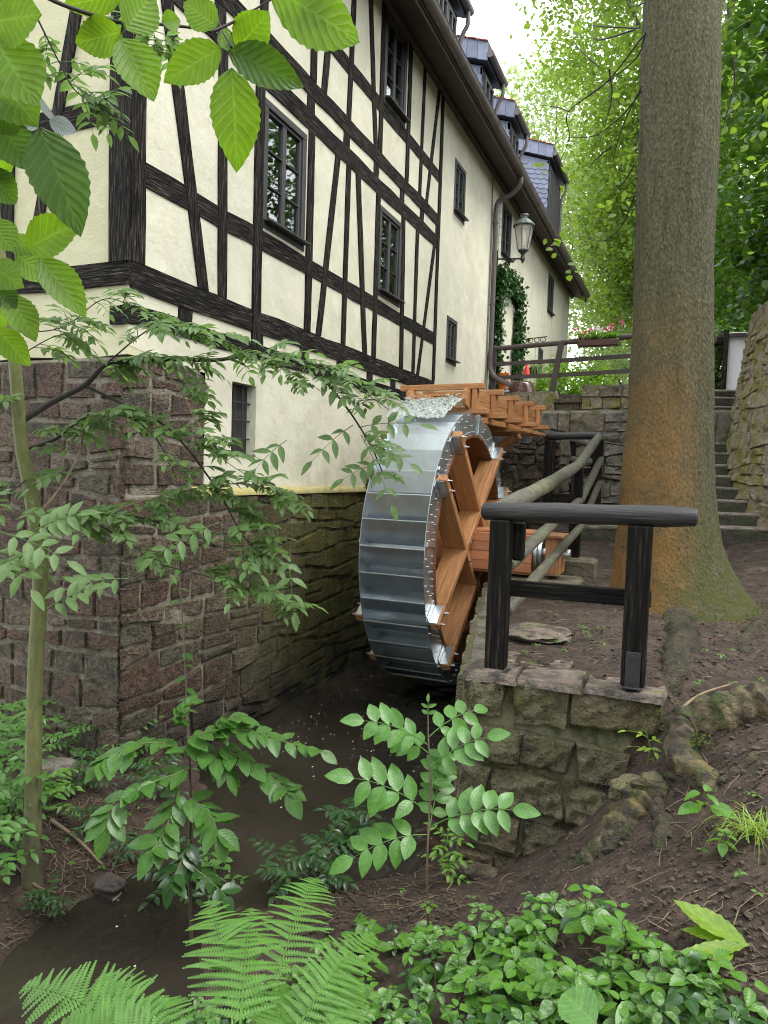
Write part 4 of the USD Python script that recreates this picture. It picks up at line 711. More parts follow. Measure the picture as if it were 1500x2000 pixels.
MB().add(*stone(lambda u, v, d: np.stack([-1.95+u, YC-.30-d, v-.0], 1), [(0, -.5), (.9, -.5), (.9, .09), (0, .09)], 4, 3, .05, .05, 5, tuck=.3)).box((-1.5, YC+.05, -.17), (.86, .66, .52), ch=.05).build('pier_stone', 'stone_grey_b', bb, smooth=40)

# ------------------------------------------------------------------ the flume
fl = thing('wooden_flume', 'new larch flume on frames leading water onto the wheel', 'flume', (-2.83, 8.3, 2.0))
fo, fa = np.array([-2.83, 8.30]), math.radians(-5.0); fd = np.array([-math.sin(fa), math.cos(fa)]); fn = np.array([math.cos(fa), math.sin(fa)])
FR = np.array([[fn[0], fd[0], 0], [fn[1], fd[1], 0], [0, 0, 1]])
def fp(a, s, z): return np.array([fo[0]+fn[0]*a+fd[0]*s, fo[1]+fn[1]*a+fd[1]*s, z])
fs = [.05, .72, 1.42, 2.12, 2.75]
for i, s in enumerate(fs):
    for a in (-.44, .44): MB().box(fp(a, s, 2.166), (.065, .09, .235), FR, ch=.006).build('frame_post', 'larch_upright', fl)
    MB().box(fp(.0, s, 2.318), (1.10, .10, .068), FR, ch=.006).build('cross_beam', 'larch_across', fl)
    MB().box(fp(.03, s+.004, 2.018), (1.16, .13, .06), FR, ch=.006).build('cross_beam', 'larch_across', fl)
for a in (-.385, .385):
    for i in range(4):
        for zc, h in ((2.112, .108), (2.222, .108)):
            MB().box(fp(a+(zc > 2.15)*.002, (fs[i]+fs[i+1])/2, zc), (.03, fs[i+1]-fs[i]-.006, h), FR, ch=.004).build('side_board', 'larch_along', fl)
    # board ends with a rounded nose at the lip
    th = np.linspace(-.3, math.pi/2, 7); pr = [(-.05, 2.09), (.10, 2.04), (.10, 2.278)] + [(-.01-.05*math.sin(t)*0+-.045*math.cos(t), 2.235+.045*math.sin(t)) for t in th[::-1]] + [(-.075, 2.16)]
    m = trimesh.creation.extrude_polygon(Polygon(pr), .045, engine='earcut'); v = m.vertices
    MB().add(np.array([fp(a*.955-.022+p[2], p[0]-.06, p[1]) for p in v]), np.array(m.faces)).build('lip_cheek', 'larch_upright', fl)
for k in range(5): MB().box(fp(-.30+.15*k, 1.45, 2.052), (.147, 2.9, .026), FR, ch=.004).build('floor_board', 'larch_along', fl)
for a in (-.30, .34): MB().box(fp(a, 1.5, 1.951), (.10, 2.6, .07), FR, ch=.006).build('bearer', 'larch_along', fl)
for s in (1.55, 1.85, 2.15, 2.45): MB().box(fp(.05, s, 1.894), (1.15, .20, .04), FR, ch=.004).build('under_board', 'larch_across', fl)
MB().beam(fp(.38, 2.0, 1.86), np.array([-3.55, 10.9, 1.15]), .09, .11, ch=.006).build('brace', 'larch', fl); MB().beam(fp(-.45, 2.0, 1.86), np.array([-4.0, 10.6, 1.3]), .09, .11, ch=.006).build('brace', 'larch', fl)
MB().box(fp(-.45, .35, 1.9), (.1, .14, .35), FR, ch=.006).box(fp(-.55, .35, 1.72), (.5, .12, .10), FR, ch=.006).build('wall_bracket', 'larch_upright', fl)
# the falling water
wa = MB(); U, Vn = 44, 44; V = []
for i in range(U+1):
    for j in range(Vn+1):
        a = -.36+.72*i/U; t = j/Vn
        s = .9-2.25*t if t < .4 else -.72*((t-.4)/.6); z = 2.165 if t < .4 else 2.17-.27*((t-.4)/.6)**1.6
        if t > .4: a *= 1.04
        nz = (meshkit.fbm(np.array([[a*11, s*11, t*6]]), 3)[0]-.5); V.append(fp(a, s-.05*max(0, nz)*(t > .5), z+nz*(.05+.05*t)+.035*(meshkit.noise(np.array([[a*60, s*40, 1.5]]))[0]-.5)*t))
q = np.arange((U+1)*(Vn+1)).reshape(U+1, Vn+1); wa.add(V, np.stack([q[:-1, :-1].ravel(), q[1:, :-1].ravel(), q[1:, 1:].ravel(), q[:-1, 1:].ravel()], 1))
for _ in range(240):
    a = random.uniform(-.36, .36); s = -.1-abs(random.gauss(0, .30)); c = fp(a, s, 2.12-(s+.1)**2*.6+abs(random.gauss(0, .04))); m = trimesh.creation.icosphere(1, random.uniform(.005, .016)); wa.add(m.vertices*[1, 1.6, .8]+c, m.faces)
tag(wa.build('falling_water', 'white_water', smooth=True), 'white foaming water pouring off the flume onto the wheel', kind='stuff')

# ------------------------------------------------------------------ the dark log fence along the channel
fe = thing('front_fence', 'dark tarred post fence with log rails along the mill channel', 'fence', (-1.1, 4.53, 0))
def post(x, y, z0, z1, w, mat='tarred_upright', name='post', par=fe, rot=0.0):
    R = np.array([[math.cos(rot), -math.sin(rot), 0], [math.sin(rot), math.cos(rot), 0], [0, 0, 1]]); MB().box((x, y, (z0+z1)/2), (w, w, z1-z0), R, ch=.009).build(name, mat, par)
def log(pts, r, mat='grey_log', par=fe, knots=0, seed=1):
    P = smooth_path(pts, 6) if len(pts) > 2 else np.linspace(pts[0], pts[1], 9); rr = np.array([r*(1+.05*math.sin(i*1.7+seed)) for i in range(len(P))]); rr[0] *= .88; rr[-1] *= .88
    P = np.vstack([P[0]+(P[0]-P[1])*.08, P, P[-1]+(P[-1]-P[-2])*.08]); rr = np.r_[rr[0]*.75, rr, rr[-1]*.75]
    MB().tube(P, rr, 14).build('log_rail', mat, par, smooth=50)
post(-1.09, 4.52, -.02, .972, .128); post(-.245, 4.53, .015, .985, .138)
MB().box((-1.09, 4.50, .002), (.20, .19, .012), ch=.002).build('foot_plate', 'iron_black', fe); MB().box((-.245, 4.452, .12), (.085, .008, .22), ch=.002).box((-.245, 4.50, .014), (.11, .14, .010), ch=.002).build('foot_plate', 'iron_black', fe)
for z in (.05, .20): MB().tube([(-.245, 4.456, z), (-.245, 4.440, z)], .014, 8).build('bolt', 'iron_black', fe)
log([(-1.21, 4.53, 1.022), (.052, 4.53, 1.05)], .064, 'tarred_log', seed=3)
MB().box((-.635, 4.625, .525), (.93, .045, .105), np.array([[1, 0, -.012], [0, 1, 0], [.012, 0, 1]]), ch=.006).build('board', 'tarred_across', fe)
MB().box((-1.0, 4.625, .835), (.085, .07, .26), ch=.018).build('block', 'tarred_upright', fe)
mid = np.array([-1.255, 9.04]); frp = np.array([-1.27, 11.2]); flp = np.array([-2.0, 11.25])
log([(-1.13, 4.60, 1.03), (-1.2, 6.8, 1.20), (mid[0]+.0, mid[1]-.02, 1.42)], .066, seed=5); log([(mid[0], mid[1]+.02, 1.42), (frp[0], frp[1], 1.90)], .062, seed=6)
log([(-1.07, 4.62, .66), (-1.15, 6.8, .82), (mid[0]+.04, mid[1], .985)], .05, seed=7); log([(mid[0]+.05, mid[1]+.02, .99), (frp[0]+.05, frp[1], 1.57)], .05, seed=8)
log([(-1.06, 4.62, .36), (-1.12, 6.8, .52), (mid[0]+.08, mid[1], .68)], .045, seed=9); log([(mid[0]+.08, mid[1]+.02, .69), (frp[0]+.05, frp[1], 1.22)], .045, seed=10)
post(mid[0], mid[1], .28, 1.40, .135); MB().box((mid[0], mid[1]-.074, .80), (.15, .012, .17), ch=.003).build('strap', 'brown_metal', fe)
MB().add(*stone(lambda u, v, d: np.stack([-1.46+u, 8.80-d, v], 1), [(0, -.1), (.5, -.1), (.5, .27), (0, .27)], 5, 3, .05, .05, 9, tuck=.3)).box((-1.21, 9.02, .06), (.46, .42, .44), ch=.04).build('base_stone', 'stone_grey_b', fe, smooth=40)
post(frp[0], frp[1], .4, 1.86, .14); post(flp[0], flp[1], .3, 1.84, .15)
log([(flp[0]-.08, flp[1], 1.90), (frp[0]+.04, frp[1], 1.92)], .058, 'tarred_log', seed=11)
for z in (1.36, .95): MB().box(((frp[0]+flp[0])/2, frp[1]+.04, z), (.74, .05, .13), ch=.006).build('board', 'tarred_across', fe)
bf = thing('back_fence', 'short second fence of grey log rails close to the stone wall', 'fence', (-1.6, 12.7, .7))
for x in (-1.87, -1.50): post(x, 12.72, .55, 1.90, .11, par=bf)
for z, dz in ((1.95, -.14), (1.56, -.02), (1.16, .03)): log([(-2.12, 12.66, z+.06), (-1.42, 12.66, z+dz)], .055, par=bf, seed=int(z*10))

# ------------------------------------------------------------------ the railing on the parapet and what stands on the terrace
rl = thing('terrace_railing', 'brown wooden railing on the parapet under the house wall', 'railing', (-3, 15, 3.1))
def up(u, z, off=-.12): return np.array([ux0+ud[0]*u+un[0]*off, uy0+ud[1]*u+un[1]*off, z])
MB().tube(np.linspace(up(.12, 3.99), up(1.60, 4.06), 7), .052, 12).build('hand_rail', 'soffit_wood', rl, smooth=50); MB().tube(np.linspace(up(1.55, 4.06), up(4.1, 4.18), 7), .055, 12).build('hand_rail', 'soffit_wood', rl, smooth=50)
for z0, z1 in ((3.66, 3.75), (3.37, 3.45)):
    MB().beam(up(.12, z0), up(1.5, (z0+z1)/2-.015), .03, .085).build('board', 'soffit_wood', rl); MB().beam(up(1.5, (z0+z1)/2-.015), up(4.1, z1+.03), .03, .085).build('board', 'soffit_wood', rl)
MB().beam(up(1.40, 3.00, -.07), up(1.56, 4.04, -.07), .11, .10, up=(0, 1, 0)).build('post', 'soffit_wood', rl); MB().beam(up(.12, 3.05), up(.12, 4.02), .10, .10, up=(0, 1, 0)).build('post', 'soffit_wood', rl)
MB().beam(up(4.05, 3.05), up(4.05, 4.14), .10, .10, up=(0, 1, 0)).build('post', 'soffit_wood', rl)
fb = thing('flower_box', 'brown flower box with pink and white geraniums on the railing', 'flower box', up(2.28, 3.98, -.22))
RB = np.array([[ud[0], -ud[1], 0], [ud[1], ud[0], 0], [0, 0, 1]])
MB().box(up(2.30, 4.00, -.02), (.80, .16, .14), RB, ch=.02).build('box', 'glazed_brown', fb)
lf = MB(); fl_ = []
def kite(L, W): return np.array([[0, 0, 0], [L*.45, W/2, .04*L], [L, 0, -.06*L], [L*.45, -W/2, .04*L]]), np.array([(0, 1, 2), (0, 2, 3)])
def basis(d, n):
    x = unit(d); y = np.cross(n, x); y = unit(y) if np.linalg.norm(y) > 1e-6 else unit(np.cross([.3, .5, .8], x)); return np.stack([x, y, np.cross(x, y)], 1)
def scatter(mb, P, D, Nn, v, f, S):
    """many copies of one small leaf"""
    D = D/np.linalg.norm(D, axis=1, keepdims=True); Yv = np.cross(Nn, D); Yv /= np.maximum(np.linalg.norm(Yv, axis=1, keepdims=True), 1e-9); Zv = np.cross(D, Yv)
    W = P[:, None] + S[:, None, None]*(v[None, :, 0, None]*D[:, None] + v[None, :, 1, None]*Yv[:, None] + v[None, :, 2, None]*Zv[:, None])
    k = len(v); F = (f[None] + (np.arange(len(P))*k)[:, None, None]).reshape(-1, 3); return mb.add(W.reshape(-1, 3), F)
n = 260; P = np.array([up(2.30+random.uniform(-.42, .42), 4.10+random.uniform(0, .11), -.06+random.uniform(-.12, .10)) for _ in range(n)])
scatter(lf, P, rng.normal(size=(n, 3))*[1, 1, .5], rng.normal(size=(n, 3))*.4+[0, 0, 1], *kite(1, .9), rng.uniform(.05, .09, n)); lf.build('foliage', 'leaf_ground', fb)
for (u, z, mt) in ((1.84, 4.30, 'petal_pink'), (2.0, 4.22, 'petal_pink'), (2.12, 4.27, 'petal_pink'), (2.26, 4.31, 'petal_white'), (2.34, 4.26, 'petal_white'), (2.46, 4.28, 'petal_pink'), (2.54, 4.33, 'petal_pink'), (2.73, 4.40, 'petal_pink'), (1.93, 4.18, 'petal_pink')):
    b = MB(); n = 26; c = up(u, z, -.06); scatter(b, c+rng.normal(size=(n, 3))*.026, rng.normal(size=(n, 3)), rng.normal(size=(n, 3)), *kite(1, .9), np.full(n, .04)); b.tube([c-[0, 0, .16], c], .004, 5); b.build('flower', mt, fb)
bp_ = up(.56, 3.02, -.75)
pot = thing('bowl_planter', 'large glossy brown bowl upside down behind the parapet', 'planter', bp_)
MB().add(*lathe([(.36, 0), (.375, .02), (.36, .10), (.30, .28), (.24, .335), (.12, .35), (0.001, .352)], 28, bp_)).build('bowl', 'glazed_brown', pot, smooth=40); MB().add(*lathe([(.38, -.005), (.395, .0), (.395, .03), (.37, .035)], 28, bp_)).build('rim', 'glazed_brown', pot, smooth=40)
gn = thing('garden_figure', 'small garden gnome with a pointed red hat and green coat', 'garden gnome', up(.58, 3.02, -1.25)); gc = origin(gn)
MB().add(*lathe([(.10, 0), (.11, .12), (.105, .28), (.085, .38), (.05, .43), (.001, .45)], 18, gc)).tube([gc+[-.09, 0, .36], gc+[-.14, -.04, .24]], [.035, .028], 8).tube([gc+[.09, 0, .36], gc+[.14, -.04, .24]], [.035, .028], 8).build('body', 'gnome_green', gn, smooth=50)
m = trimesh.creation.icosphere(2, .075); MB().add(m.vertices*[1, .95, 1.05]+gc+[0, 0, .50], m.faces).build('head', 'petal_white', gn, smooth=True)
MB().add(*lathe([(.085, .53), (.09, .55), (.065, .66), (.035, .77), (.001, .86)], 18, gc)).build('hat', 'gnome_red', gn, smooth=50)
so = up(.14, 3.12, -.45); sg_ = thing('orange_sign', 'small orange board leaning behind the downpipe', 'sign', so)
MB().box(so+[.08, 0, .22], (.34, .025, .36), RB, ch=.012).build('board', 'sign_orange', sg_)
t_ = meshkit.text_mesh('nr', .11, .004, bold=True); v = t_.vertices; MB().add(np.array([so+[.10, 0, .20]+RB@np.array([p[0], -.016-p[2], p[1]-.02]) for p in v]), t_.faces).build('lettering', 'sign_letter', sg_)
for a in range(2): MB().tube([so+[-.05+.25*a, .02, -.15], so+[-.05+.25*a, .02, .06]], .012, 6).build('leg', 'iron_black', sg_)
tp2 = up(.45, 3.04, -.06); tap = thing('hose_fitting', 'small pale metal hose fitting on the parapet edge', 'tap', tp2)
MB().box(tp2+[0, 0, .03], (.10, .08, .05), ch=.01).tube([tp2+[0, 0, .05], tp2+[0, 0, .14], tp2+[.05, -.02, .17]], .016, 8).build('body', 'galvanised', tap); MB().box(tp2+[.02, 0, .19], (.08, .02, .03), ch=.005).build('handle', 'galvanised', tap)
# wall lantern
lb = np.array([FX+.02, 15.5, 5.98]); lamp = thing('wall_lantern', 'old green gas-style lantern on an iron wall bracket', 'lamp', lb); tip = lb+[.56, 0, -.02]
MB().box(lb+[0, 0, -.10], (.03, .05, .62), ch=.008).build('wall_plate', 'iron_black', lamp)
MB().tube([lb+[0, 0, .02], tip], .018, 8).tube(smooth_path([lb+[0, 0, -.36], lb+[.10, 0, -.14], lb+[.26, 0, -.045], lb+[.36, 0, -.05], lb+[.40, 0, -.03]], 5), .016, 8).build('bracket_arm', 'iron_black', lamp, smooth=50)
MB().add(*lathe([(.001, -.10), (.02, -.09), (.03, -.05), (.055, -.02), (.05, .03), (.035, .07), (.05, .11), (.10, .15), (.105, .17), (.001, .172)], 16, tip)).build('lamp_holder', 'iron_black', lamp, smooth=40)
NB = 6; th = (np.arange(NB)+.5)/NB*2*math.pi; z0, z1, r0, r1 = .18, .68, .115, .205
lo = np.stack([r0*np.cos(th), r0*np.sin(th), np.full(NB, z0)], 1)+tip; hi_ = np.stack([r1*np.cos(th), r1*np.sin(th), np.full(NB, z1)], 1)+tip
b = MB()
for k in range(NB):
    j = (k+1) % NB; b.tube([lo[k], hi_[k]], .012, 5).tube([lo[k], lo[j]], .010, 5).tube([hi_[k], hi_[j]], .014, 5); MB().add([lo[k]*.985+tip*.015, lo[j]*.985+tip*.015, hi_[j]*.985+tip*.015, hi_[k]*.985+tip*.015], [(0, 1, 2, 3)]).build('pane', 'lamp_glass', lamp)
b.build('cage', 'lamp_green', lamp); m = lathe([(.235, .68), (.24, .70), (.15, .80), (.075, .85), (.065, .86), (.065, .90), (.10, .905), (.09, .93), (.03, .95), (.001, .952)], NB*2, tip); MB().add(*m).build('cap', 'lamp_green', lamp)
MB().add(*lathe([(.03, .60), (.045, .5), (.05, .38), (.03, .30), (.001, .28)], 14, tip)).build('mantle', 'sign_letter', lamp, smooth=True)
# string of small lights down the wall
sl = thing('light_string', 'thin wire with tiny hanging bulbs beside the downpipe', 'string light', (FX+.02, 15.6, 5)); P = [(FX+.02, 15.55+.02*math.sin(z*3), z) for z in np.linspace(3.6, 7.4, 24)]
b = MB().tube(P, .004, 4); [b.tube([p, (p[0]+.02, p[1]+.06, p[2]-.03)], .005, 4) for p in P]; b.build('wire', 'iron_black', sl)
# ivy arch, hanging plant with its bracket
iv = thing('wall_ivy', 'dark green ivy arching over a doorway on the house wall', 'ivy', (FX, 16.5, 3.1)); b = MB(); Pn = []
def ivy_blob(y0, y1, z0, z1, n):
    for _ in range(n): Pn.append((FX+.02+abs(random.gauss(0, .09)), random.uniform(y0, y1), random.uniform(z0, z1)))
for z in np.linspace(3.1, 5.5, 40):
    wdt = .55+.25*math.sin(z*2.3) if z > 3.9 else .3; ivy_blob(15.3, 15.3+wdt*1.1, z-.05, z+.06, 34)
for t in np.linspace(0, 1, 46): yy_ = 15.4+2.2*t; zz_ = 5.55-.1*t+.25*math.sin(t*3.1); ivy_blob(yy_-.2, yy_+.2, zz_-.35*(1.2-t), zz_+.25, 42)
for z in np.linspace(3.1, 5.3, 40): ivy_blob(17.25+.06*math.sin(z*4), 17.9+.12*math.sin(z*3+1), z-.06, z+.06, 36)
Pn = np.array(Pn); n = len(Pn); scatter(b, Pn, rng.normal(size=(n, 3))*.6+[.2, 0, -.8], rng.normal(size=(n, 3))*.5+[1, 0, .35], *kite(1, .95), rng.uniform(.07, .13, n)); tag(b.build('leaves', 'leaf_ivy', iv), kind='stuff')
MB().tube([(FX+.03, 15.5, 3.0), (FX+.03, 15.55, 4.2), (FX+.03, 15.6, 5.4), (FX+.04, 16.4, 5.7), (FX+.03, 17.4, 5.5)], .03, 6).tube([(FX+.03, 17.5, 3.0), (FX+.03, 17.6, 4.4), (FX+.03, 17.5, 5.4)], .03, 6).build('stem', 'twig_dark', iv)
hb = np.array([FX+.02, 17.95, 4.70]); hp = thing('hanging_plant', 'grassy spider plant in a hanging pot on a curly bracket', 'hanging plant', hb); b = MB().tube([hb, hb+[.70, 0, .05]], .012, 6)
for k in range(4): th = np.linspace(0, 2*math.pi, 14); b.tube([hb+[.12+.16*k+.065*math.cos(t), 0, -.035+.055*math.sin(t)+.03*k*.2] for t in th], .010, 5)
b.tube([hb+[0, 0, .08], hb+[0, 0, -.2]], .014, 6).build('bracket', 'iron_black', hp); pc = hb+[.42, 0, -.72]
MB().add(*lathe([(.10, -.22), (.15, -.02), (.16, 0), (.14, 0)], 16, pc)).build('pot', 'iron_black', hp, smooth=40); MB().tube([hb+[.42, 0, .03], pc], .004, 4).build('cord', 'iron_black', hp)
b = MB()
for _ in range(120):
    a = random.random()*6.28; L_ = random.uniform(.25, .55); dr = random.uniform(.1, .6); w = .011; Pp = [pc+[math.cos(a)*L_*t, math.sin(a)*L_*t, .30*t*(1.3-dr)-dr*1.2*t*t] for t in np.linspace(0, 1, 6)]; sd_ = np.array([-math.sin(a), math.cos(a), 0])*w
    V = [p+sd_*(1-.8*i/5) for i, p in enumerate(Pp)] + [p-sd_*(1-.8*i/5) for i, p in enumerate(Pp)]; b.add(V, [(i, i+1, i+7, i+6) for i in range(5)])
b.build('foliage', 'leaf_bg_pale', hp)
# ------------------------------------------------------------------ the big tree with its roots
bt = thing('big_tree', 'large old tree with orange stained bark and mossy roots beside the path', 'tree', (-.19, 7.3, 0))
hz_ = np.concatenate([np.linspace(-.5, 1.2, 40), np.linspace(1.25, 9.5, 90)]); th = np.arange(72)/72*2*math.pi
def trunk_c(z): return np.array([-.178 - .0135*z, 7.3+0*z])
V = []
for z in hz_:
    c = trunk_c(z); r = np.interp(z, [-.5, 1.0, 1.4, 1.9, 2.5, 3.3, 6, 9.5], [.42, .41, .40, .375, .36, .347, .345, .30])
    fl_r = .62*math.exp(-max(z, -.12)/.42)
    lob = .16 + .84*np.maximum(0, np.cos(th-math.radians(-12)))**3 + .55*np.maximum(0, np.cos(th-math.radians(-70)))**5 + .3*np.maximum(0, np.cos(th-math.radians(80)))**4
    rr = r + fl_r*lob + .012*np.sin(3*th+z*.8) + (meshkit.fbm(np.stack([np.cos(th)*2.2, np.sin(th)*2.2, np.full(72, z*.9)], 1), 4, 2)-.5)*.07 + (meshkit.fbm(np.stack([np.cos(th)*11, np.sin(th)*11, np.full(72, z*5)], 1), 2, 4)-.5)*.018
    V.append(np.stack([c[0]+rr*np.cos(th), c[1]+rr*np.sin(th), np.full(72, z)], 1))
q = np.arange(len(hz_)*72).reshape(len(hz_), 72); q2 = np.roll(q, -1, 1)
MB().add(np.vstack(V), np.stack([q[:-1].ravel(), q2[:-1].ravel(), q2[1:].ravel(), q[1:].ravel()], 1)).build('trunk', 'bark', bt, smooth=True)
def unit3(v): return v/np.maximum(np.linalg.norm(v, axis=1, keepdims=True), 1e-6)
def root(pix, radii, lift=.0, n=20, seed=0, sink=.42, mat='root_bark'):
    P = smooth_path([ground_at(px, py)+[0, 0, lift] for px, py in pix], 12); r = np.interp(np.linspace(0, 1, len(P)), np.linspace(0, 1, len(radii)), radii)
    P = P + (meshkit.noise(P*4+seed)-.5)[:, None]*.05; tt_ = np.linspace(0, 1, len(P)); P[:, 2] -= r*sink + .07*np.clip((tt_-.75)/.25, 0, 1)**2 + .04*np.clip((.1-tt_)/.1, 0, 1)
    m = MB().tube(P, r*(1+.12*np.sin(np.arange(len(P))*1.3+seed)), n); v = m.V[0]; v += ((meshkit.fbm(v*7, 4, seed)-.5)*.12*np.interp(np.linspace(0, 1, len(v)), [0, 1], [1, .4]))[:, None]*np.array([1, 1, .7]); v += ((meshkit.fbm(v*22+seed, 3)-.5)*.05)[:, None]*unit3(v-np.repeat(np.vstack([P, P[:1], P[-1:]]), [n]*len(P)+[1, 1], 0)); m.build('root', mat, bt, smooth=True)
root([(1335, 1180), (1330, 1250), (1322, 1310), (1312, 1372)], [.17, .12, .085, .04], seed=1, sink=.2)
root([(1640, 1375), (1500, 1390), (1415, 1405), (1345, 1430), (1340, 1480), (1375, 1530), (1390, 1575)], [.14, .135, .115, .11, .085, .06, .02], lift=.02, seed=2, sink=.05, mat='root_pale')
root([(1300, 1530), (1262, 1570), (1215, 1625), (1160, 1672), (1110, 1700)], [.11, .12, .10, .06, .02], seed=3, sink=.25, mat='root_pale')
root([(1280, 1545), (1305, 1600), (1300, 1670)], [.05, .045, .03], seed=4); root([(1250, 1590), (1190, 1660), (1110, 1690)], [.05, .045, .02], lift=.02, seed=5)
root([(1500, 1215), (1465, 1240), (1440, 1290)], [.09, .07, .03], seed=6); root([(1430, 1370), (1370, 1385), (1320, 1420), (1290, 1450)], [.02, .02, .018, .012], lift=.02, seed=7)
root([(1310, 1500), (1340, 1520), (1372, 1560)], [.02, .022, .02], lift=.01, seed=8); root([(1500, 1470), (1440, 1510), (1400, 1540)], [.02, .025, .02], lift=.01, seed=9); root([(1285, 1270), (1305, 1285), (1312, 1300)], [.02, .025, .015], lift=.02, seed=10)
def twig(par, pts, r0, r1, mat='twig_dark', name='twig', n=6):
    P = smooth_path(pts, 6); MB().tube(P, np.linspace(r0, r1, len(P)), n).build(name, mat, par, smooth=60); return P
TWP = [[(1262, 62), (1245, 110), (1200, 150), (1150, 185), (1115, 218)], [(1258, 68), (1185, 160), (1110, 219), (1112, 270), (1090, 325)], [(1245, 55), (1180, 52), (1150, 50)], [(1240, 58), (1170, 78), (1155, 60)], [(1255, 175), (1215, 225), (1160, 265), (1105, 268)], [(1190, 135), (1195, 190), (1180, 250)], [(1255, 165), (1215, 250), (1195, 320)], [(1195, 285), (1165, 310), (1150, 330)],
       [(1240, 380), (1215, 440), (1180, 470), (1145, 462)], [(1240, 320), (1215, 360), (1190, 372)], [(1112, 218), (1090, 210), (1060, 206)], [(1260, 5), (1240, 12), (1225, 3)], [(1170, 130), (1130, 95), (1120, 75)], [(1430, 110), (1435, 160), (1420, 220), (1412, 250)], [(1465, 40), (1435, 60), (1420, 80)]]
for i, pth in enumerate(TWP):
    d0 = 7.0; twig(bt, [at(px, py, d0+.25*k*(1 if px < 1300 else .2)) for k, (px, py) in enumerate(pth)], .0075, .0028)
# limbs and crown, mostly above the picture
limbs = [((-.1, 7.3, 8.5), (1.0, 6.2, 11.5)), ((-.1, 7.3, 9), (-1.4, 8.0, 12)), ((-.1, 7.3, 9.2), (.3, 9.0, 12.5))]
for a, b_ in limbs: MB().tube(smooth_path([a, (np.array(a)+b_)/2+[0, .2, .3], b_], 5), np.linspace(.17, .06, 11), 10).build('limb', 'bark', bt, smooth=True)
LEAF6 = (np.array([[0, 0, 0], [.28, .36, .03], [.62, .32, .02], [1, 0, -.08], [.62, -.32, .02], [.28, -.36, .03]]), np.array([(0, 1, 5), (1, 2, 4), (1, 4, 5), (2, 3, 4)]))
def crown(mb, blobs, nclump, per, size, spread=.55, droop=.25, flat=.5, seed=0):
    r = np.random.default_rng(seed); vol = np.array([np.prod(b[1])**(2/3) for b in blobs]); vol = vol/vol.sum()
    for (c, rad), share in zip(blobs, vol):
        k = max(3, int(nclump*share)); d = r.normal(size=(k, 3)); d /= np.linalg.norm(d, axis=1, keepdims=True); rr = r.uniform(.45, 1.05, k)**.6
        C = np.asarray(c)+d*rr[:, None]*np.asarray(rad)
        m = r.integers(int(per*.6), int(per*1.4), k); idx = np.repeat(np.arange(k), m); n = len(idx); sp = (spread*r.uniform(.6, 1.4, k))[idx, None]
        off = r.normal(size=(n, 3))*[1, 1, flat]*sp; P = C[idx]+off; P[:, 2] -= (off[:, 0]**2+off[:, 1]**2)*droop/np.maximum(sp[:, 0], .1)
        D = r.normal(size=(n, 3))*[1, 1, .5]+[0, 0, -.35]; Nn = r.normal(size=(n, 3))*.55+[0, 0, 1]
        scatter(mb, P, D, Nn, *(LEAF6 if size < .2 else kite(1, .72)), size*r.uniform(.55, 1.3, n))
b = MB(); crown(b, [((.2, 7.2, 14.2), (2.6, 2.6, 1.6)), ((2.4, 5.6, 13.0), (1.5, 1.5, 1.0))], 40, 40, .16, seed=5); tag(b.build('crown', 'leaf_bg_dark', bt), kind='stuff')
# small sprays of big-tree leaves in view
b = MB(); r_ = np.random.default_rng(3)
for (px, py, dd, n, s) in ((1075, 330, 8.0, 9, 26), (1080, 470, 8.2, 8, 22), (1108, 520, 8.3, 5, 18), (1100, 62, 8, 12, 34), (1135, 470, 8, 8, 26), (1205, 400, 9, 12, 30), (1180, 230, 8, 8, 30), (1475, 110, 9.5, 16, 40), (1450, 270, 9.5, 12, 36), (1480, 210, 9.5, 16, 40), (1480, 330, 9.5, 18, 50), (1460, 420, 9.5, 18, 50)):
    P = np.array([at(px+r_.normal()*s, py+r_.normal()*s*.6, dd+r_.normal()*.2) for _ in range(n)]); scatter(b, P, r_.normal(size=(n, 3))*[1, 1, .4]+[0, 0, -.3], r_.normal(size=(n, 3))*.4+[0, -.4, .8], *LEAF6, r_.uniform(.07, .12, n))
tag(b.build('leaf_spray', 'leaf_bg', bt), kind='stuff')
# ivy sprig and moss at the foot
b = MB(); P = np.array([on(random.gauss(1300, 9)+8*math.sin(k), 1205+k*1.0+random.gauss(0, 3), y=6.62)+[0, -.06, 0] for k in range(62)]); scatter(b, P, rng.normal(size=(62, 3))*[1, .3, .6]+[0, 0, -.6], rng.normal(size=(62, 3))*.3+[0, -1, .5], *kite(1, 1.0), rng.uniform(.04, .075, 62)); b.build('ivy_sprig', 'leaf_ivy', bt)
b = MB()
for (px, py, s, n) in ((1345, 1425, 22, 320), (1365, 1470, 12, 160), (1395, 1400, 20, 180), (1480, 1195, 30, 300), (1330, 1220, 30, 200)):
    P = np.array([ground_at(random.gauss(px, s), random.gauss(py, s*.5)) for _ in range(n//4)]); P = np.repeat(P, 4, 0)+rng.normal(size=(len(P)*4, 3))*.015+[0, 0, .05]; scatter(b, P, rng.normal(size=(len(P), 3))+[0, 0, .5], rng.normal(size=(len(P), 3)), *kite(1, .6), np.full(len(P), .02))
tag(b.build('moss', 'moss', bt), kind='stuff')

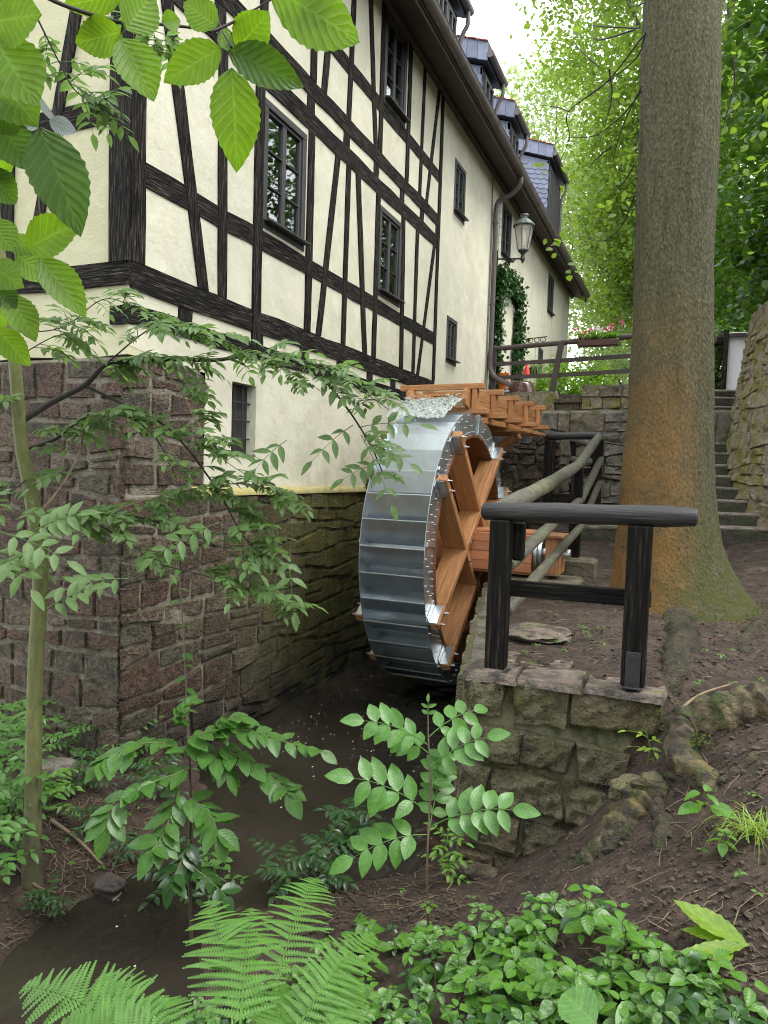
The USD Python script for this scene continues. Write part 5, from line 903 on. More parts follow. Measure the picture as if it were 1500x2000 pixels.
# ------------------------------------------------------------------ trees behind the house and the path
def bg_tree(name, label, base, h, tr, blobs, nclump, per, size, mat, seed, spread=.6, droop=.25, flat=.5, lean=(0, 0), group='trees behind the mill'):
    t = thing(name, label, 'tree', base, group=group); base = np.array(base, float); r = np.random.default_rng(seed); top = base+[lean[0], lean[1], h]
    P = smooth_path([base-[0, 0, .5], base+[lean[0]*.3, lean[1]*.3, h*.4], top], 6); m = MB().tube(P, np.linspace(tr, tr*.25, len(P)), 9)
    m.build('trunk', 'bark' if 'birch' not in label else 'twig_pale', t, smooth=True); bm = MB()
    for k in range(9):
        (c, rad) = blobs[k % len(blobs)]; e = np.asarray(c)+r.normal(size=3)*np.asarray(rad)*.45; s = P[int(len(P)*r.uniform(.35, .9))]; bm.tube(smooth_path([s, (s+e)/2+[0, 0, .15*np.linalg.norm(e-s)], e], 4), np.linspace(tr*.35, tr*.06, 9), 6)
    bm.build('branch', 'twig_dark', t); b = MB(); crown(b, blobs, nclump, per, size, spread, droop, flat, seed); tag(b.build('crown', mat, t), kind='stuff')
bg_tree('linden_tree', 'tall bright green tree just left of the big trunk beyond the house end', (.6, 29, 3), 15, .34, [((-.2, 28, 19.5), (5.6, 4.5, 5.4)), ((.2, 28, 12.5), (4.2, 4, 4.2)), ((-.6, 28, 25), (5.6, 4, 4)), ((-.6, 29, 8.5), (2.8, 3, 1.9))], 430, 190, .165, 'leaf_bg', 1, .72, lean=(0, -.5))
bg_tree('linden_tree', 'leafy green tree at the right edge above the mossy wall', (3.6, 13, 3), 8, .3, [((2.6, 12.2, 7.6), (2.3, 2.2, 2.4)), ((2.6, 12.4, 10.8), (2.6, 2.4, 2.2)), ((2.0, 13.5, 5.6), (1.4, 1.6, 1.2))], 240, 100, .15, 'leaf_bg_dark', 2, .42)
bg_tree('birch_tree', 'pale feathery birch behind the slate dormers', (-7.5, 40, 1), 17, .2, [((-7.5, 40, 19), (2.6, 2.6, 6)), ((-5.6, 41, 16), (3, 3, 6)), ((-10.2, 40, 21), (1.3, 2, 3.6))], 190, 90, .26, 'leaf_bg_pale', 3, .8, .5)
bg_tree('birch_tree', 'pale hanging tree far beyond the house end', (-3.4, 36, 2), 16, .26, [((-3.3, 36, 11), (2.8, 3, 5)), ((-1.7, 34, 8), (2.4, 2.5, 4)), ((-3.8, 33, 14.5), (2.4, 2.4, 3.6))], 260, 90, .22, 'leaf_bg_pale', 4, .7, .5)
bg_tree('maple_tree', 'light green tree far behind the flower box', (.4, 31, 2.5), 12, .24, [((-.2, 31, 8.0), (2.6, 2.4, 3.6)), ((1.9, 30, 10), (3, 3, 4))], 170, 80, .19, 'leaf_bg_pale', 6, .6, .4)
bg_tree('poplar_tree', 'tall slim trunk tree behind the railing with high light crown', (-1.3, 27, 2.5), 14, .16, [((-1.2, 27, 14), (2.6, 2.5, 3.5)), ((-2.2, 27, 10.2), (1.8, 1.8, 1.8))], 140, 90, .17, 'leaf_bg', 7, .6, .4)
bg_tree('maple_tree', 'broad green tree far right behind the white shed', (4.5, 24, 3), 12, .3, [((3.8, 23, 9), (3.6, 3, 5)), ((3.0, 22, 5.8), (2.2, 2, 1.8))], 260, 90, .18, 'leaf_bg_dark', 8, .6)
def bush(name, label, c, rad, n, size, mat, seed, per=60, spread=.25):
    t = thing(name, label, 'bush', (c[0], c[1], c[2]-rad[2])); b = MB(); crown(b, [(c, rad)], n, per, size, spread, .2, .6, seed); tag(b.build('foliage', mat, t), kind='stuff'); bb_ = MB()
    for k in range(7): e = np.asarray(c)+np.random.default_rng(seed+k).normal(size=3)*np.asarray(rad)*.45; bb_.tube([(c[0], c[1], c[2]-rad[2]-.1), ((np.asarray(c)+e)/2), e], [.035, .025, .01], 6)
    bb_.build('stem', 'twig_dark', t)
bush('garden_bush', 'low yellow green bush behind the notch of the parapet', (-3.1, 20.5, 3.75), (1.3, .9, .75), 60, .11, 'leaf_bg_bush', 11)
bush('garden_bush', 'rounded green bush at the top of the steps', (.35, 18.6, 4.0), (.55, .7, 1.1), 60, .10, 'leaf_bg_dark', 12)
bush('garden_bush', 'wide pale green bush far behind the railing', (-1.5, 24, 4.4), (2.2, 1.2, 1.1), 60, .12, 'leaf_bg_pale', 13)
bush('wall_shrub', 'dusty grey green shrub hanging over the right wall', (1.45, 11.6, 2.9), (.30, .6, .75), 40, .045, 'leaf_bg_pale', 14, 60, .12)
for k, (x, y, r, h) in enumerate([(-2.2, -3.6, 1.5, 1.5), (.9, -3.8, 1.6, 1.6), (-5.2, -3.2, 1.7, 1.6), (3.6, -2.8, 1.4, 1.4)]):  # bushes out of view, added to darken what the wheel buckets reflect
    bush('woodland_bush', ['unseen bush added behind the photographer near the stream bend', 'unseen bush added straight behind the photographer', 'unseen bush added left behind the photographer', 'unseen bush added right behind the photographer'][k], (x, y, float(G(x, y))+h*.8), (r, .8, h), 90, .16, 'leaf_bg_dark', 70+k, 60, .35)
# dark conifer boughs over the right wall
ct = thing('conifer', 'dark conifer with hanging boughs above the right wall', 'tree', (2.6, 14.2, 3.2)); MB().tube([(2.6, 14.2, 2.8), (2.6, 14.2, 7.5)], [.14, .05], 8).build('trunk', 'twig_dark', ct); b = MB(); r_ = np.random.default_rng(21)
for k in range(46):
    z = r_.uniform(4.5, 6.5); a = r_.uniform(2.3, 4.6); L_ = r_.uniform(.9, 1.7); d = np.array([math.cos(a), math.sin(a), 0]); s = np.array([2.6, 14.2, z]); n = 110; t = r_.uniform(.15, 1, n)
    P = s+d*L_*t[:, None]+np.array([0, 0, -1])*(.35*t**2)[:, None]+r_.normal(size=(n, 3))*[.08, .08, .04]; D = np.cross(d, [0, 0, 1])*r_.choice([-1, 1], n)[:, None]+d*.8+[0, 0, -.25]; scatter(b, P, D, r_.normal(size=(n, 3))*.2+[0, 0, 1], *kite(1, .28), r_.uniform(.10, .2, n))
tag(b.build('bough', 'conifer_dark', ct), kind='stuff')
# the wood behind the photographer and across the stream: unseen, put in for shade on the gable and for reflections
for k, (x, y, h) in enumerate([(-3.5, -6, 11), (1.5, -8, 10), (6.5, -4, 8), (9.5, 4, 8), (-7.0, -2.5, 11), (10, 10, 8)]):
    bg_tree('woodland_tree', ['unseen tree of the wood behind the stream bend', 'unseen tree of the wood straight behind the path', 'unseen tree of the wood on the right slope', 'unseen tree on the slope right of the big tree', 'unseen tree of the wood far behind the gable', 'unseen tree on the slope above the steps'][k], (x, y, float(G(x, y))), h, .25, [((x, y, h*.75), (2.6, 2.6, h*.30)), ((x+.6, y, h*.42), (2.4, 2.4, 1.8)), ((x-.8, y+.5, h*.58), (2.6, 2.6, h*.22))], 120, 60, .26, 'leaf_bg_dark', 50+k, .7, group='unseen trees of the surrounding wood')

# ------------------------------------------------------------------ leaves with a real outline
def leaf(L, W, n=9, serr=0.0, fold=.25, curl=.25, shape='ovate', twist=0.0):
    s = np.linspace(0, 1, n); w = {'ovate': np.sin(math.pi*s**.80)**.85*(1-.12*s), 'lance': np.sin(math.pi*s**.9)**1.0, 'heart': np.clip(np.sin(math.pi*np.clip(s*.93+.07, 0, 1)**.62), 0, 1)**.8, 'dock': np.sin(math.pi*s**.95)**.7}[shape]; w[-1] = .0
    if serr: w = w*(1+serr*np.where(np.arange(n) % 2 == 0, 1, -1)*(w > .05))
    V, T = [], []
    for i in range(n):
        x = s[i]*L; zc = -curl*L*s[i]**2
        for v in (-1, -.5, 0, .5, 1):
            hw = w[i]*W/2; V.append((x+abs(v)*hw*.10, v*hw, zc+fold*hw*abs(v)+twist*v*hw*s[i]+.012*L*math.sin(i*2.1+v*3))); T.append((s[i], v))
    F = [(i*5+k, (i+1)*5+k, (i+1)*5+k+1, i*5+k+1) for i in range(n-1) for k in range(4)]
    return np.array(V), np.array(F), np.array(T)
def put(mb, lf_, o, d, nrm):
    v, f, t = lf_; return mb.add(v @ basis(d, nrm).T + np.asarray(o), f, t)
def compound(mb, base, tip, nrm, pairs, LL, LW, sag=.10, lead=.2, n=5, shape='ovate', stem=.0022, serr=0.0, fold=.2, rs=None):
    """a pinnate leaf: midrib and opposite leaflets"""
    rs = rs or random; base, tip = np.asarray(base, float), np.asarray(tip, float); L_ = np.linalg.norm(tip-base); d = unit(tip-base); side = unit(np.cross(nrm, d)); t = np.linspace(0, 1, 7)
    path = base+(tip-base)*t[:, None]+np.array([0, 0, 1])*(sag*L_*(t-t*t)*4*.5)[:, None]; m = MB().tube(path, np.linspace(stem*1.4, stem*.5, 7), 4); v, f, _ = m.mesh(); mb.add(v, f, np.tile([.5, 0.02], (len(v), 1)))
    for k in range(pairs):
        tt = lead+(1-lead)*(k+.1)/pairs*.98; i = min(int(tt*6), 5); p = path[i]+(path[i+1]-path[i])*(tt*6-i); dd = unit(path[i+1]-path[i]); sc = .78+.3*math.sin(math.pi*(k+.7)/(pairs+.4))
        for s in (-1, 1):
            q = unit(dd*rs.uniform(.35, .75)+side*s+np.array([0, 0, rs.uniform(-.35, .05)])); put(mb, leaf(LL*sc*rs.uniform(.9, 1.1), LW*sc*rs.uniform(.9, 1.1), n, serr, fold, rs.uniform(.05, .3), shape), p, q, np.asarray(nrm)+np.array([rs.uniform(-.3, .3) for _ in range(3)]))
    put(mb, leaf(LL*1.05, LW, n, serr, fold, .2, shape), path[-1], unit(path[-1]-path[-2]+np.array([0, 0, -.2*0])), nrm)
# ------------------------------------------------------------------ the beech branch close to the camera
UPV = np.array([0, 0, 1.])
hb_ = thing('beech_branch', 'bright green beech branch hanging into the top left corner close by', 'branch', at(240, 45, .92))
def pt(px, py, d): return at(px, py, d)
for pth, r0 in (([(30, -40), (120, 8), (240, 45), (310, 47), (415, 62), (452, 92)], .0024), ([(415, 62), (470, 35), (560, -20)], .0018), ([(240, 45), (235, 75)], .0012), ([(452, 92), (435, 62), (425, 35)], .0012),
                ([(-40, 465), (10, 485), (75, 505), (100, 520)], .0016), ([(-40, 40), (5, 110), (60, 235), (80, 260)], .0022), ([(-30, 560), (15, 580), (30, 600)], .0013)):
    P = smooth_path([pt(x, y, .92+.02*i) for i, (x, y) in enumerate(pth)], 6); MB().tube(P, np.linspace(r0, r0*.5, len(P)), 7).build('twig', 'twig_dark', hb_, smooth=True)
BL = [((525, -25), (712, 78), 105, .86, 0), ((240, 62), (148, 84), 58, .93, 0), ((236, 74), (303, 194), 76, .91, 0), ((238, -12), (124, 12), 46, .95, 0), ((246, 58), (298, -14), 66, .95, 0), ((315, 42), (354, 40), 30, .95, 0), ((432, 92), (320, 162), 64, .93, 0), ((425, 52), (360, 6), 52, .95, 0),
      ((446, 100), (594, 163), 66, .92, 1), ((462, 96), (526, 24), 62, .94, 0), ((452, 132), (468, 334), 86, .89, 0), ((430, 60), (455, 100), 26, .96, 0), ((-12, 44), (74, 24), 84, .88, 0), ((-15, 70), (72, 205), 96, .87, 0), ((-10, 140), (66, 238), 92, .9, 0), ((78, 248), (156, 448), 92, .86, 2),
      ((-6, 235), (66, 336), 66, .9, 1), ((-12, 290), (22, 362), 50, .92, 0), ((52, 486), (154, 428), 68, .9, 0), ((-20, 428), (26, 492), 56, .92, 0), ((14, 470), (78, 488), 36, .95, 0), ((74, 504), (172, 613), 66, .89, 0), ((30, 496), (98, 548), 56, .93, 0), ((-14, 520), (36, 556), 54, .92, 0), ((-14, 556), (32, 602), 46, .9, 2),
      ((14, 574), (72, 661), 56, .9, 0), ((-10, 640), (58, 714), 48, .9, 0), ((-16, 600), (20, 640), 36, .93, 0), ((-20, 195), (34, 262), 60, .88, 1), ((640, -30), (560, 22), 50, .9, 0), ((-30, 330), (40, 400), 50, .93, 1)]
for k, (a, b_, w, d, m) in enumerate(BL):
    A_, B_ = pt(*a, d), pt(*b_, d+random.uniform(-.05, .05)); L_ = np.linalg.norm(B_-A_); v = unit(CAM-A_); n_ = v*random.uniform(.75, 1)+UPV*random.uniform(-.1, .35)+np.array([random.uniform(-.35, .35), 0, 0])
    put(mb := MB(), leaf(L_, w/FPX*d*1.04, 23, .035, random.uniform(.05, .30), random.uniform(-.06, .18)), A_, B_-A_, n_).build('leaf', ['leaf_beech', 'leaf_beech_dark', 'leaf_beech_dark'][m], hb_, smooth=True, uv=True)
for a, b_, w, d in (((6, 112), (128, 262), 16, .90), ((96, 236), (150, 258), 30, .90), ((75, 250), (20, 228), 20, .90)):
    A_, B_ = pt(*a, d), pt(*b_, d); put(MB(), leaf(np.linalg.norm(B_-A_), w/FPX*d, 15, 0, .5, .1), A_, B_-A_, unit(CAM-A_)).build('leaf', 'leaf_silver', hb_, smooth=True, uv=True, label='leaf seen edge on with its glint put into a silver colour')

# ------------------------------------------------------------------ the young elder at the left and its long arching branches
el = thing('elder_tree', 'young green barked elder tree with feathered leaves left of the stream', 'tree', ground_at(62, 1735))
base = ground_at(62, 1735); D0 = np.linalg.norm(base-CAM)
P = smooth_path([base-[0, 0, .15], at(64, 1600, 5.2), at(66, 1450, 5.08), at(70, 1300, 4.98), at(79, 1120, 4.9), at(72, 1040, 4.88), at(58, 950, 4.86), at(44, 880, 4.85), at(36, 800, 4.83), at(28, 700, 4.8), at(12, 580, 4.8), at(-10, 420, 4.85), at(-30, 200, 4.9)], 6)
MB().tube(P, np.interp(np.linspace(0, 1, len(P)), [0, .1, .5, 1], [.066, .049, .043, .026]), 14).build('trunk', 'green_bark', el, smooth=True)
BR = [([(40, 824, 4.85), (100, 786, 4.8), (165, 752, 4.75), (205, 712, 4.72), (245, 706, 4.7), (330, 701, 4.65), (420, 703, 4.6), (500, 693, 4.6), (560, 701, 4.6), (625, 736, 4.6), (680, 800, 4.6), (725, 872, 4.62), (752, 935, 4.65)], .020, .004, 'twig_dark', 34),
      ([(165, 752, 4.75), (260, 800, 4.7), (335, 842, 4.6), (420, 950, 4.5), (472, 1042, 4.45), (520, 1095, 4.4)], .010, .003, 'twig_dark', 20), ([(52, 878, 4.85), (110, 856, 4.8), (132, 838, 4.75), (165, 818, 4.7), (232, 808, 4.6), (300, 850, 4.5), (345, 935, 4.45)], .013, .003, 'twig_dark', 16),
      ([(165, 820, 4.7), (155, 885, 4.65), (112, 960, 4.6), (60, 1018, 4.55)], .007, .004, 'twig_pale', 2), ([(74, 1028, 4.85), (112, 1016, 4.75), (152, 1002, 4.7), (232, 1003, 4.6), (312, 1022, 4.5), (400, 1055, 4.4), (480, 1095, 4.35)], .010, .003, 'twig_dark', 20),
      ([(75, 1040, 4.85), (170, 1022, 4.6), (240, 1052, 4.5), (300, 1100, 4.45)], .007, .002, 'twig_dark', 6), ([(500, 693, 4.6), (555, 722, 4.55), (582, 770, 4.5)], .005, .002, 'twig_dark', 5), ([(560, 701, 4.6), (630, 720, 4.5), (700, 760, 4.45), (760, 800, 4.45)], .005, .002, 'twig_dark', 9),
      ([(300, 701, 4.65), (350, 760, 4.5), (400, 850, 4.4), (440, 900, 4.35), (520, 950, 4.3)], .006, .002, 'twig_pale', 12), ([(60, 930, 4.86), (20, 960, 4.7), (-40, 990, 4.5)], .006, .002, 'twig_dark', 5), ([(36, 810, 4.84), (0, 770, 4.8), (-60, 740, 4.7)], .006, .003, 'twig_pale', 4), ([(60, 1080, 4.9), (20, 1100, 4.6), (-20, 1110, 4.4)], .005, .002, 'twig_dark', 5), ([(300, 1100, 4.45), (420, 1130, 4.4), (500, 1160, 4.35), (565, 1195, 4.3)], .004, .0015, 'twig_dark', 12), ([(180, 1010, 4.7), (330, 965, 4.55), (480, 945, 4.5), (590, 985, 4.45)], .006, .002, 'twig_pale', 16), ([(205, 712, 4.72), (300, 640, 4.6), (380, 650, 4.5), (450, 670, 4.45)], .005, .002, 'twig_dark', 10),
      ([(20, 650, 4.8), (120, 640, 4.5), (200, 585, 4.4), (260, 600, 4.35), (330, 640, 4.3)], .004, .0015, 'twig_dark', 10), ([(40, -30, 4.2), (85, 60, 4.2), (115, 120, 4.2), (150, 180, 4.2), (215, 215, 4.2)], .005, .002, 'twig_dark', 8), ([(300, -10, 4.2), (300, 60, 4.2), (312, 110, 4.2)], .003, .001, 'twig_dark', 5), ([(30, 700, 4.8), (100, 660, 4.6), (160, 645, 4.55)], .004, .002, 'twig_dark', 4)]
rs = random.Random(4); nl = 0
for pth, r0, r1, mt, cnt in BR:
    Pb = smooth_path([at(*q) for q in pth], 6); MB().tube(Pb, np.linspace(r0, r1, len(Pb)), 7).build('branch', mt, el, smooth=True)
    for k in range(int(cnt*2.1)):
        t = rs.uniform(.22, 1.0); i = min(int(t*(len(Pb)-1)), len(Pb)-2); p = Pb[i]; along = unit(Pb[i+1]-Pb[i]); a = rs.uniform(-1.7, 1.7)
        h = unit(np.array([along[0], along[1], 0])+1e-6); d = np.array([h[0]*math.cos(a)-h[1]*math.sin(a), h[0]*math.sin(a)+h[1]*math.cos(a), rs.uniform(-.5, .32)]); L_ = rs.uniform(.13, .25)
        mb = MB(); compound(mb, p, p+unit(d)*L_, UPV+np.array([rs.uniform(-.5, .5), rs.uniform(-.75, .15), 0]), rs.choice([3, 4, 4]), L_*.38, L_*.17, sag=.18, lead=.25, rs=rs, stem=.0018)
        mb.build('leaf', 'leaf_elder', el, smooth=True); nl += 1
# hanging spray in front of the wheel and other leaves that can be told apart
for a, b_, d, pr in (((705, 850), (765, 985), 4.45, 4), ((700, 835), (820, 830), 4.4, 3), ((690, 830), (610, 900), 4.5, 3), ((725, 868), (800, 905), 4.45, 3), ((740, 905), (672, 935), 4.5, 3), ((0, 1040), (130, 1095), 3.6, 4), ((-20, 1060), (60, 1150), 3.6, 3), ((60, 1040), (150, 1005), 3.7, 4), ((90, 1190), (175, 1150), 3.9, 3), ((620, 740), (690, 790), 4.5, 3), ((560, 860), (500, 915), 4.4, 3), ((250, 1130), (130, 1150), 4.1, 4), ((430, 1020), (300, 1090), 4.1, 4), ((560, 1080), (575, 1195), 4.2, 3)):
    A_, B_ = at(*a, d), at(*b_, d-.1); mb = MB(); compound(mb, A_, B_, UPV*.7+unit(CAM-A_)*.7, pr, .11, .045, sag=.1, rs=rs); mb.build('leaf', 'leaf_elder', el, smooth=True)

# ------------------------------------------------------------------ cherry sapling on the bank
ch = thing('cherry_sapling', 'cherry sapling with large ribbed leaves leaning over the stream', 'sapling', ground_at(376, 1845)); cb = ground_at(376, 1845); cd = np.linalg.norm(cb-CAM); print('cherry', cd)
S = smooth_path([cb-[0, 0, .1], at(370, 1700, cd*.96), at(372, 1560, cd*.95), at(367, 1430, cd*.96), at(362, 1300, cd*1.0), at(352, 1150, cd*1.05), at(345, 1050, cd*1.1)], 6); MB().tube(S, np.linspace(.010, .004, len(S)), 8).build('stem', 'stem_red', ch, smooth=True)
CB = [[(371, 1500), (320, 1520), (270, 1540), (225, 1575), (205, 1620)], [(350, 1545), (335, 1590), (312, 1640), (296, 1662)], [(371, 1470), (300, 1450), (230, 1470), (185, 1500)], [(370, 1440), (430, 1425), (500, 1430), (560, 1450), (640, 1470)], [(430, 1460), (490, 1490), (540, 1525), (565, 1552)], [(371, 1560), (410, 1590), (430, 1640)], [(368, 1420), (350, 1395), (375, 1370)], [(371, 1640), (350, 1690), (330, 1740)], [(372, 1690), (410, 1720), (440, 1750)], [(370, 1450), (420, 1480), (450, 1520)], [(420, 1440), (440, 1410), (470, 1400)]]
rc = random.Random(9)
for bi, pth in enumerate(CB):
    dd = cd*.93; Pb = smooth_path([at(x, y, dd-.03*i) for i, (x, y) in enumerate(pth)], 6); MB().tube(Pb, np.linspace(.005, .002, len(Pb)), 6).build('branch', 'stem_green', ch, smooth=True)
    n = int(len(pth)*4.4); 
    for k in range(n):
        t = (k+.6)/n; i = min(int(t*(len(Pb)-1)), len(Pb)-2); p = Pb[i]; al = unit(Pb[i+1]-Pb[i]); s = 1 if k % 2 else -1; side = unit(np.cross(UPV, al)); d = unit(al*rc.uniform(.1, 1)+side*s*rc.uniform(.5, 1.1)+UPV*rc.uniform(-.45, .25)); L_ = rc.uniform(.11, .175)*(.75 if bi in (6, 7, 8) else 1)
        if k == n-1: d = unit(al+UPV*-.5)
        put(MB(), leaf(L_, L_*rc.uniform(.50, .60), 15, .03, rc.uniform(.05, .3), rc.uniform(.0, .28)), p, d, UPV+unit(CAM-p)*.5+np.array([rc.uniform(-.3, .3), rc.uniform(-.3, .3), 0])).build('leaf', 'leaf_cherry' if bi not in (7, 8) else 'leaf_dark', ch, smooth=True, uv=True)
for k in range(26):                                   # sparse leaves up the thin stem
    i = rc.randrange(int(len(S)*.55), len(S)-1); p = S[i]; a = rc.uniform(0, 6.28); L_ = rc.uniform(.06, .10); put(MB(), leaf(L_, L_*.5, 11, .03, .2, .2), p, [math.cos(a), math.sin(a), -.2], UPV+unit(CAM-p)*.3).build('leaf', 'leaf_cherry', ch, smooth=True, uv=True)

# ------------------------------------------------------------------ walnut seedling in front of the stone wall
wn = thing('walnut_seedling', 'pale green seedling with big paired leaflets before the granite wall', 'seedling', ground_at(838, 1825)); wb = ground_at(838, 1825); wd = np.linalg.norm(wb-CAM)
print('walnut', wd)
def wat(x, y, d=0): return at(x, y, wd*.955+d)
S = smooth_path([wb-[0, 0, .05], wat(834, 1700), wat(838, 1600), wat(841, 1530), wat(837, 1450), wat(836, 1400), wat(836, 1375)], 6); MB().tube(S, np.linspace(.008, .003, len(S)), 8).build('stem', 'stem_red', wn, smooth=True)
rw_ = random.Random(2)
for a, b_, dz, pr, LL in (((836, 1455), (712, 1408), -.15, 4, .115), ((837, 1440), (925, 1388), .15, 3, .105), ((838, 1500), (950, 1440), -.10, 4, .115), ((838, 1520), (872, 1480), .18, 3, .09), ((840, 1590), (692, 1520), -.18, 4, .135), ((841, 1615), (1000, 1582), -.18, 5, .125), ((838, 1625), (862, 1505), .16, 4, .10), ((836, 1630), (690, 1675), -.12, 4, .125), ((838, 1560), (868, 1460), .1, 3, .09), ((836, 1470), (770, 1440), .12, 3, .1)):
    A_, B_ = wat(*a), wat(*b_, dz); mb = MB(); compound(mb, A_, B_, UPV*.7+unit(CAM-A_)*1.3, pr, LL*1.1, LL*.68, sag=.16, lead=.22, n=9, serr=.02, rs=rw_, stem=.0025); mb.build('leaf', 'leaf_walnut', wn, smooth=True, uv=True)
mb = MB(); compound(mb, wat(836, 1402), wat(836, 1372), np.array([0, -1, .4]), 2, .05, .022, n=7, rs=rw_); mb.build('leaf', 'leaf_walnut', wn, smooth=True, uv=True)

# ------------------------------------------------------------------ darker low plants on both banks
def pinnate_plant(name, label, px, py, h, n, LL, mat, seed, pairs=3, spread=.22):
    b0 = ground_at(px, py); t = thing(name, label, 'plant', b0); r = random.Random(seed); top = b0+[r.uniform(-.05, .05), r.uniform(-.05, .05), h]
    Pm = smooth_path([b0-[0, 0, .03], (b0+top)/2+[.02, 0, 0], top], 5); MB().tube(Pm, np.linspace(.005, .002, len(Pm)), 6).build('stem', 'stem_green', t)
    for k in range(n):
        p = Pm[int((.25+.75*k/n)*(len(Pm)-1))]; a = k*2.4+r.uniform(-.4, .4); d = np.array([math.cos(a), math.sin(a), r.uniform(-.05, .5)]); mb = MB(); compound(mb, p, p+unit(d)*spread*r.uniform(.8, 1.2), UPV+unit(CAM-p)*.3, pairs, LL, LL*.45, sag=.2, n=6, rs=r); mb.build('leaf', mat, t, smooth=True)
pinnate_plant('bank_plant', 'dark glossy leafy plant at the water edge left of the walnut seedling', 690, 1690, .42, 16, .075, 'leaf_dark', 31, 4, .20); pinnate_plant('bank_plant', 'dark leafy plant just above the tallest fern tip', 560, 1745, .22, 10, .07, 'leaf_dark', 32, 4, .2)
pinnate_plant('bank_plant', 'small feathery bright plant against the foot of the red quoin', 215, 1470, .34, 14, .065, 'leaf_cherry', 33, 4, .26); pinnate_plant('bank_plant', 'feathery green plant left of the elder trunk foot', 20, 1500, .42, 14, .08, 'leaf_cherry', 34, 4, .26); pinnate_plant('bank_plant', 'tall leafy plant in the lower left edge beside the elder trunk', 12, 1690, .62, 16, .085, 'leaf_cherry', 35, 3, .24)
pinnate_plant('bank_plant', 'low dark plant between the elder trunk and the stream', 168, 1640, .18, 9, .05, 'leaf_dark', 36, 3, .16); pinnate_plant('bank_plant', 'dark plant under the cherry sapling leaves', 345, 1800, .35, 13, .075, 'leaf_dark', 37, 3, .22); pinnate_plant('bank_plant', 'feathery plant beneath the red quoin beside the fallen stick', 128, 1475, .25, 10, .06, 'leaf_cherry', 38, 4, .2)
pinnate_plant('bank_plant', 'slender leafy plant against the left end of the granite wall', 872, 1730, .34, 10, .055, 'leaf_ground', 39, 2, .13); pinnate_plant('bank_plant', 'small dark plant with leaves over the stream below the sapling', 318, 1850, .18, 7, .06, 'leaf_dark', 40, 2, .14); pinnate_plant('bank_plant', 'small yellow green weed growing from the right end of the granite wall', 1262, 1500, .20, 5, .05, 'leaf_dock', 41, 1, .10)

for k, (px, py, h, n, LL, mt, pr, sp, lb_) in enumerate([(60, 1440, .35, 12, .06, 'leaf_cherry', 4, .24, 'feathery plant right behind the elder trunk at the stone base'), (250, 1500, .28, 12, .06, 'leaf_cherry', 4, .24, 'feathery plant at the wall foot under the quoin edge'), (300, 1560, .30, 12, .065, 'leaf_dark', 4, .22, 'dark feathery plant behind the cherry sapling branches'), (20, 1600, .40, 14, .08, 'leaf_cherry', 3, .24, 'leafy plant at the left edge in the middle of the bank'), (90, 1790, .14, 8, .045, 'leaf_dark', 3, .14, 'tiny plant near the lower left water edge'), (250, 1690, .16, 8, .05, 'leaf_dark', 3, .15, 'low plant on the bank facing the stream bend'), (640, 1730, .30, 12, .07, 'leaf_dark', 4, .20, 'dark plant rising beside the tallest fern frond'), (420, 1800, .40, 14, .075, 'leaf_cherry', 3, .22, 'leafy plant hidden behind the fern clump'), (200, 1450, .5, 12, .06, 'leaf_elder', 4, .26, 'taller pale plant leaning on the reddish corner stones'), (-25, 1560, .65, 18, .075, 'leaf_cherry', 4, .28, 'tall feathery plant cut by the left edge at mid height of the bank'), (95, 1590, .30, 14, .06, 'leaf_ground', 3, .2, 'bright leafy plant directly right of the elder trunk'), (-20, 1750, .5, 16, .08, 'leaf_cherry', 3, .24, 'leafy plant in the lower left corner of the bank'), (165, 1545, .26, 12, .05, 'leaf_dark', 4, .2, 'dark plant growing over the grey boulder')]):
    pinnate_plant('bank_plant', lb_, px, py, h, n, LL, mt, 60+k, pr, sp)

# ------------------------------------------------------------------ ferns
def frond(base, tip, nrm, wid, sag=.15, npin=21, seed=0, start=.12):
    r = random.Random(seed); base, tip = np.asarray(base), np.asarray(tip); L_ = np.linalg.norm(tip-base); t = np.linspace(0, 1, 14); path = base+(tip-base)*t[:, None]+np.asarray(nrm)*(sag*L_*np.sin(t*math.pi)*.6)[:, None]; path[:, 2] -= .10*L_*t**3
    mb = MB().tube(path, np.linspace(.0032, .0007, 14), 5); V, F = [], []
    for k in range(npin):
        tt = start+(1-start)*(k/npin)**.92; i = min(int(tt*13), 12); p = path[i]+(path[i+1]-path[i])*(tt*13-i); d = unit(path[i+1]-path[i]); s0 = unit(np.cross(nrm, d)); n0 = np.cross(d, s0); u = (tt-start)/(1-start)
        pl = wid*(math.sin(math.pi*min(1, (u+.28)/1.28)**.9)**.75+.02)*r.uniform(.88, 1.06)
        for s in (-1, 1):
            dp = unit(s0*s+d*(.38+.3*u)+n0*r.uniform(-.28, .10)); m = max(4, int(13*pl/wid)+2); ax = unit(np.cross(n0, dp))*s
            for q in range(m):
                a = q/m; c = p+dp*pl*a-n0*pl*.12*a*a; e = pl/m; lw = .098*wid*(1-a)**.6+.001
                for g_ in (-1, 1):
                    j = len(V); V += [c, c+dp*e*.25+ax*g_*lw*.8, c+dp*e*.75+ax*g_*lw+n0*lw*.15, c+dp*e*1.02]; F += [(j, j+1, j+2), (j, j+2, j+3)]
    return mb.add(V, F)
def fern(label, fr, root_px):
    c = ground_at(*root_px); t = thing('fern', label, 'fern', c)
    for k, (a, b_, da, db, w) in enumerate(fr):
        A_, B_ = at(*a, da), at(*b_, db); MB().tube(smooth_path([c, (c+A_)/2+[0, 0, .03], A_], 4), .003, 5).build('stalk', 'stem_green', t); frond(A_, B_, unit(UPV*.6+unit(CAM-A_)*.9), w*.86, .12, 21, k).build('frond', 'leaf_fern', t)
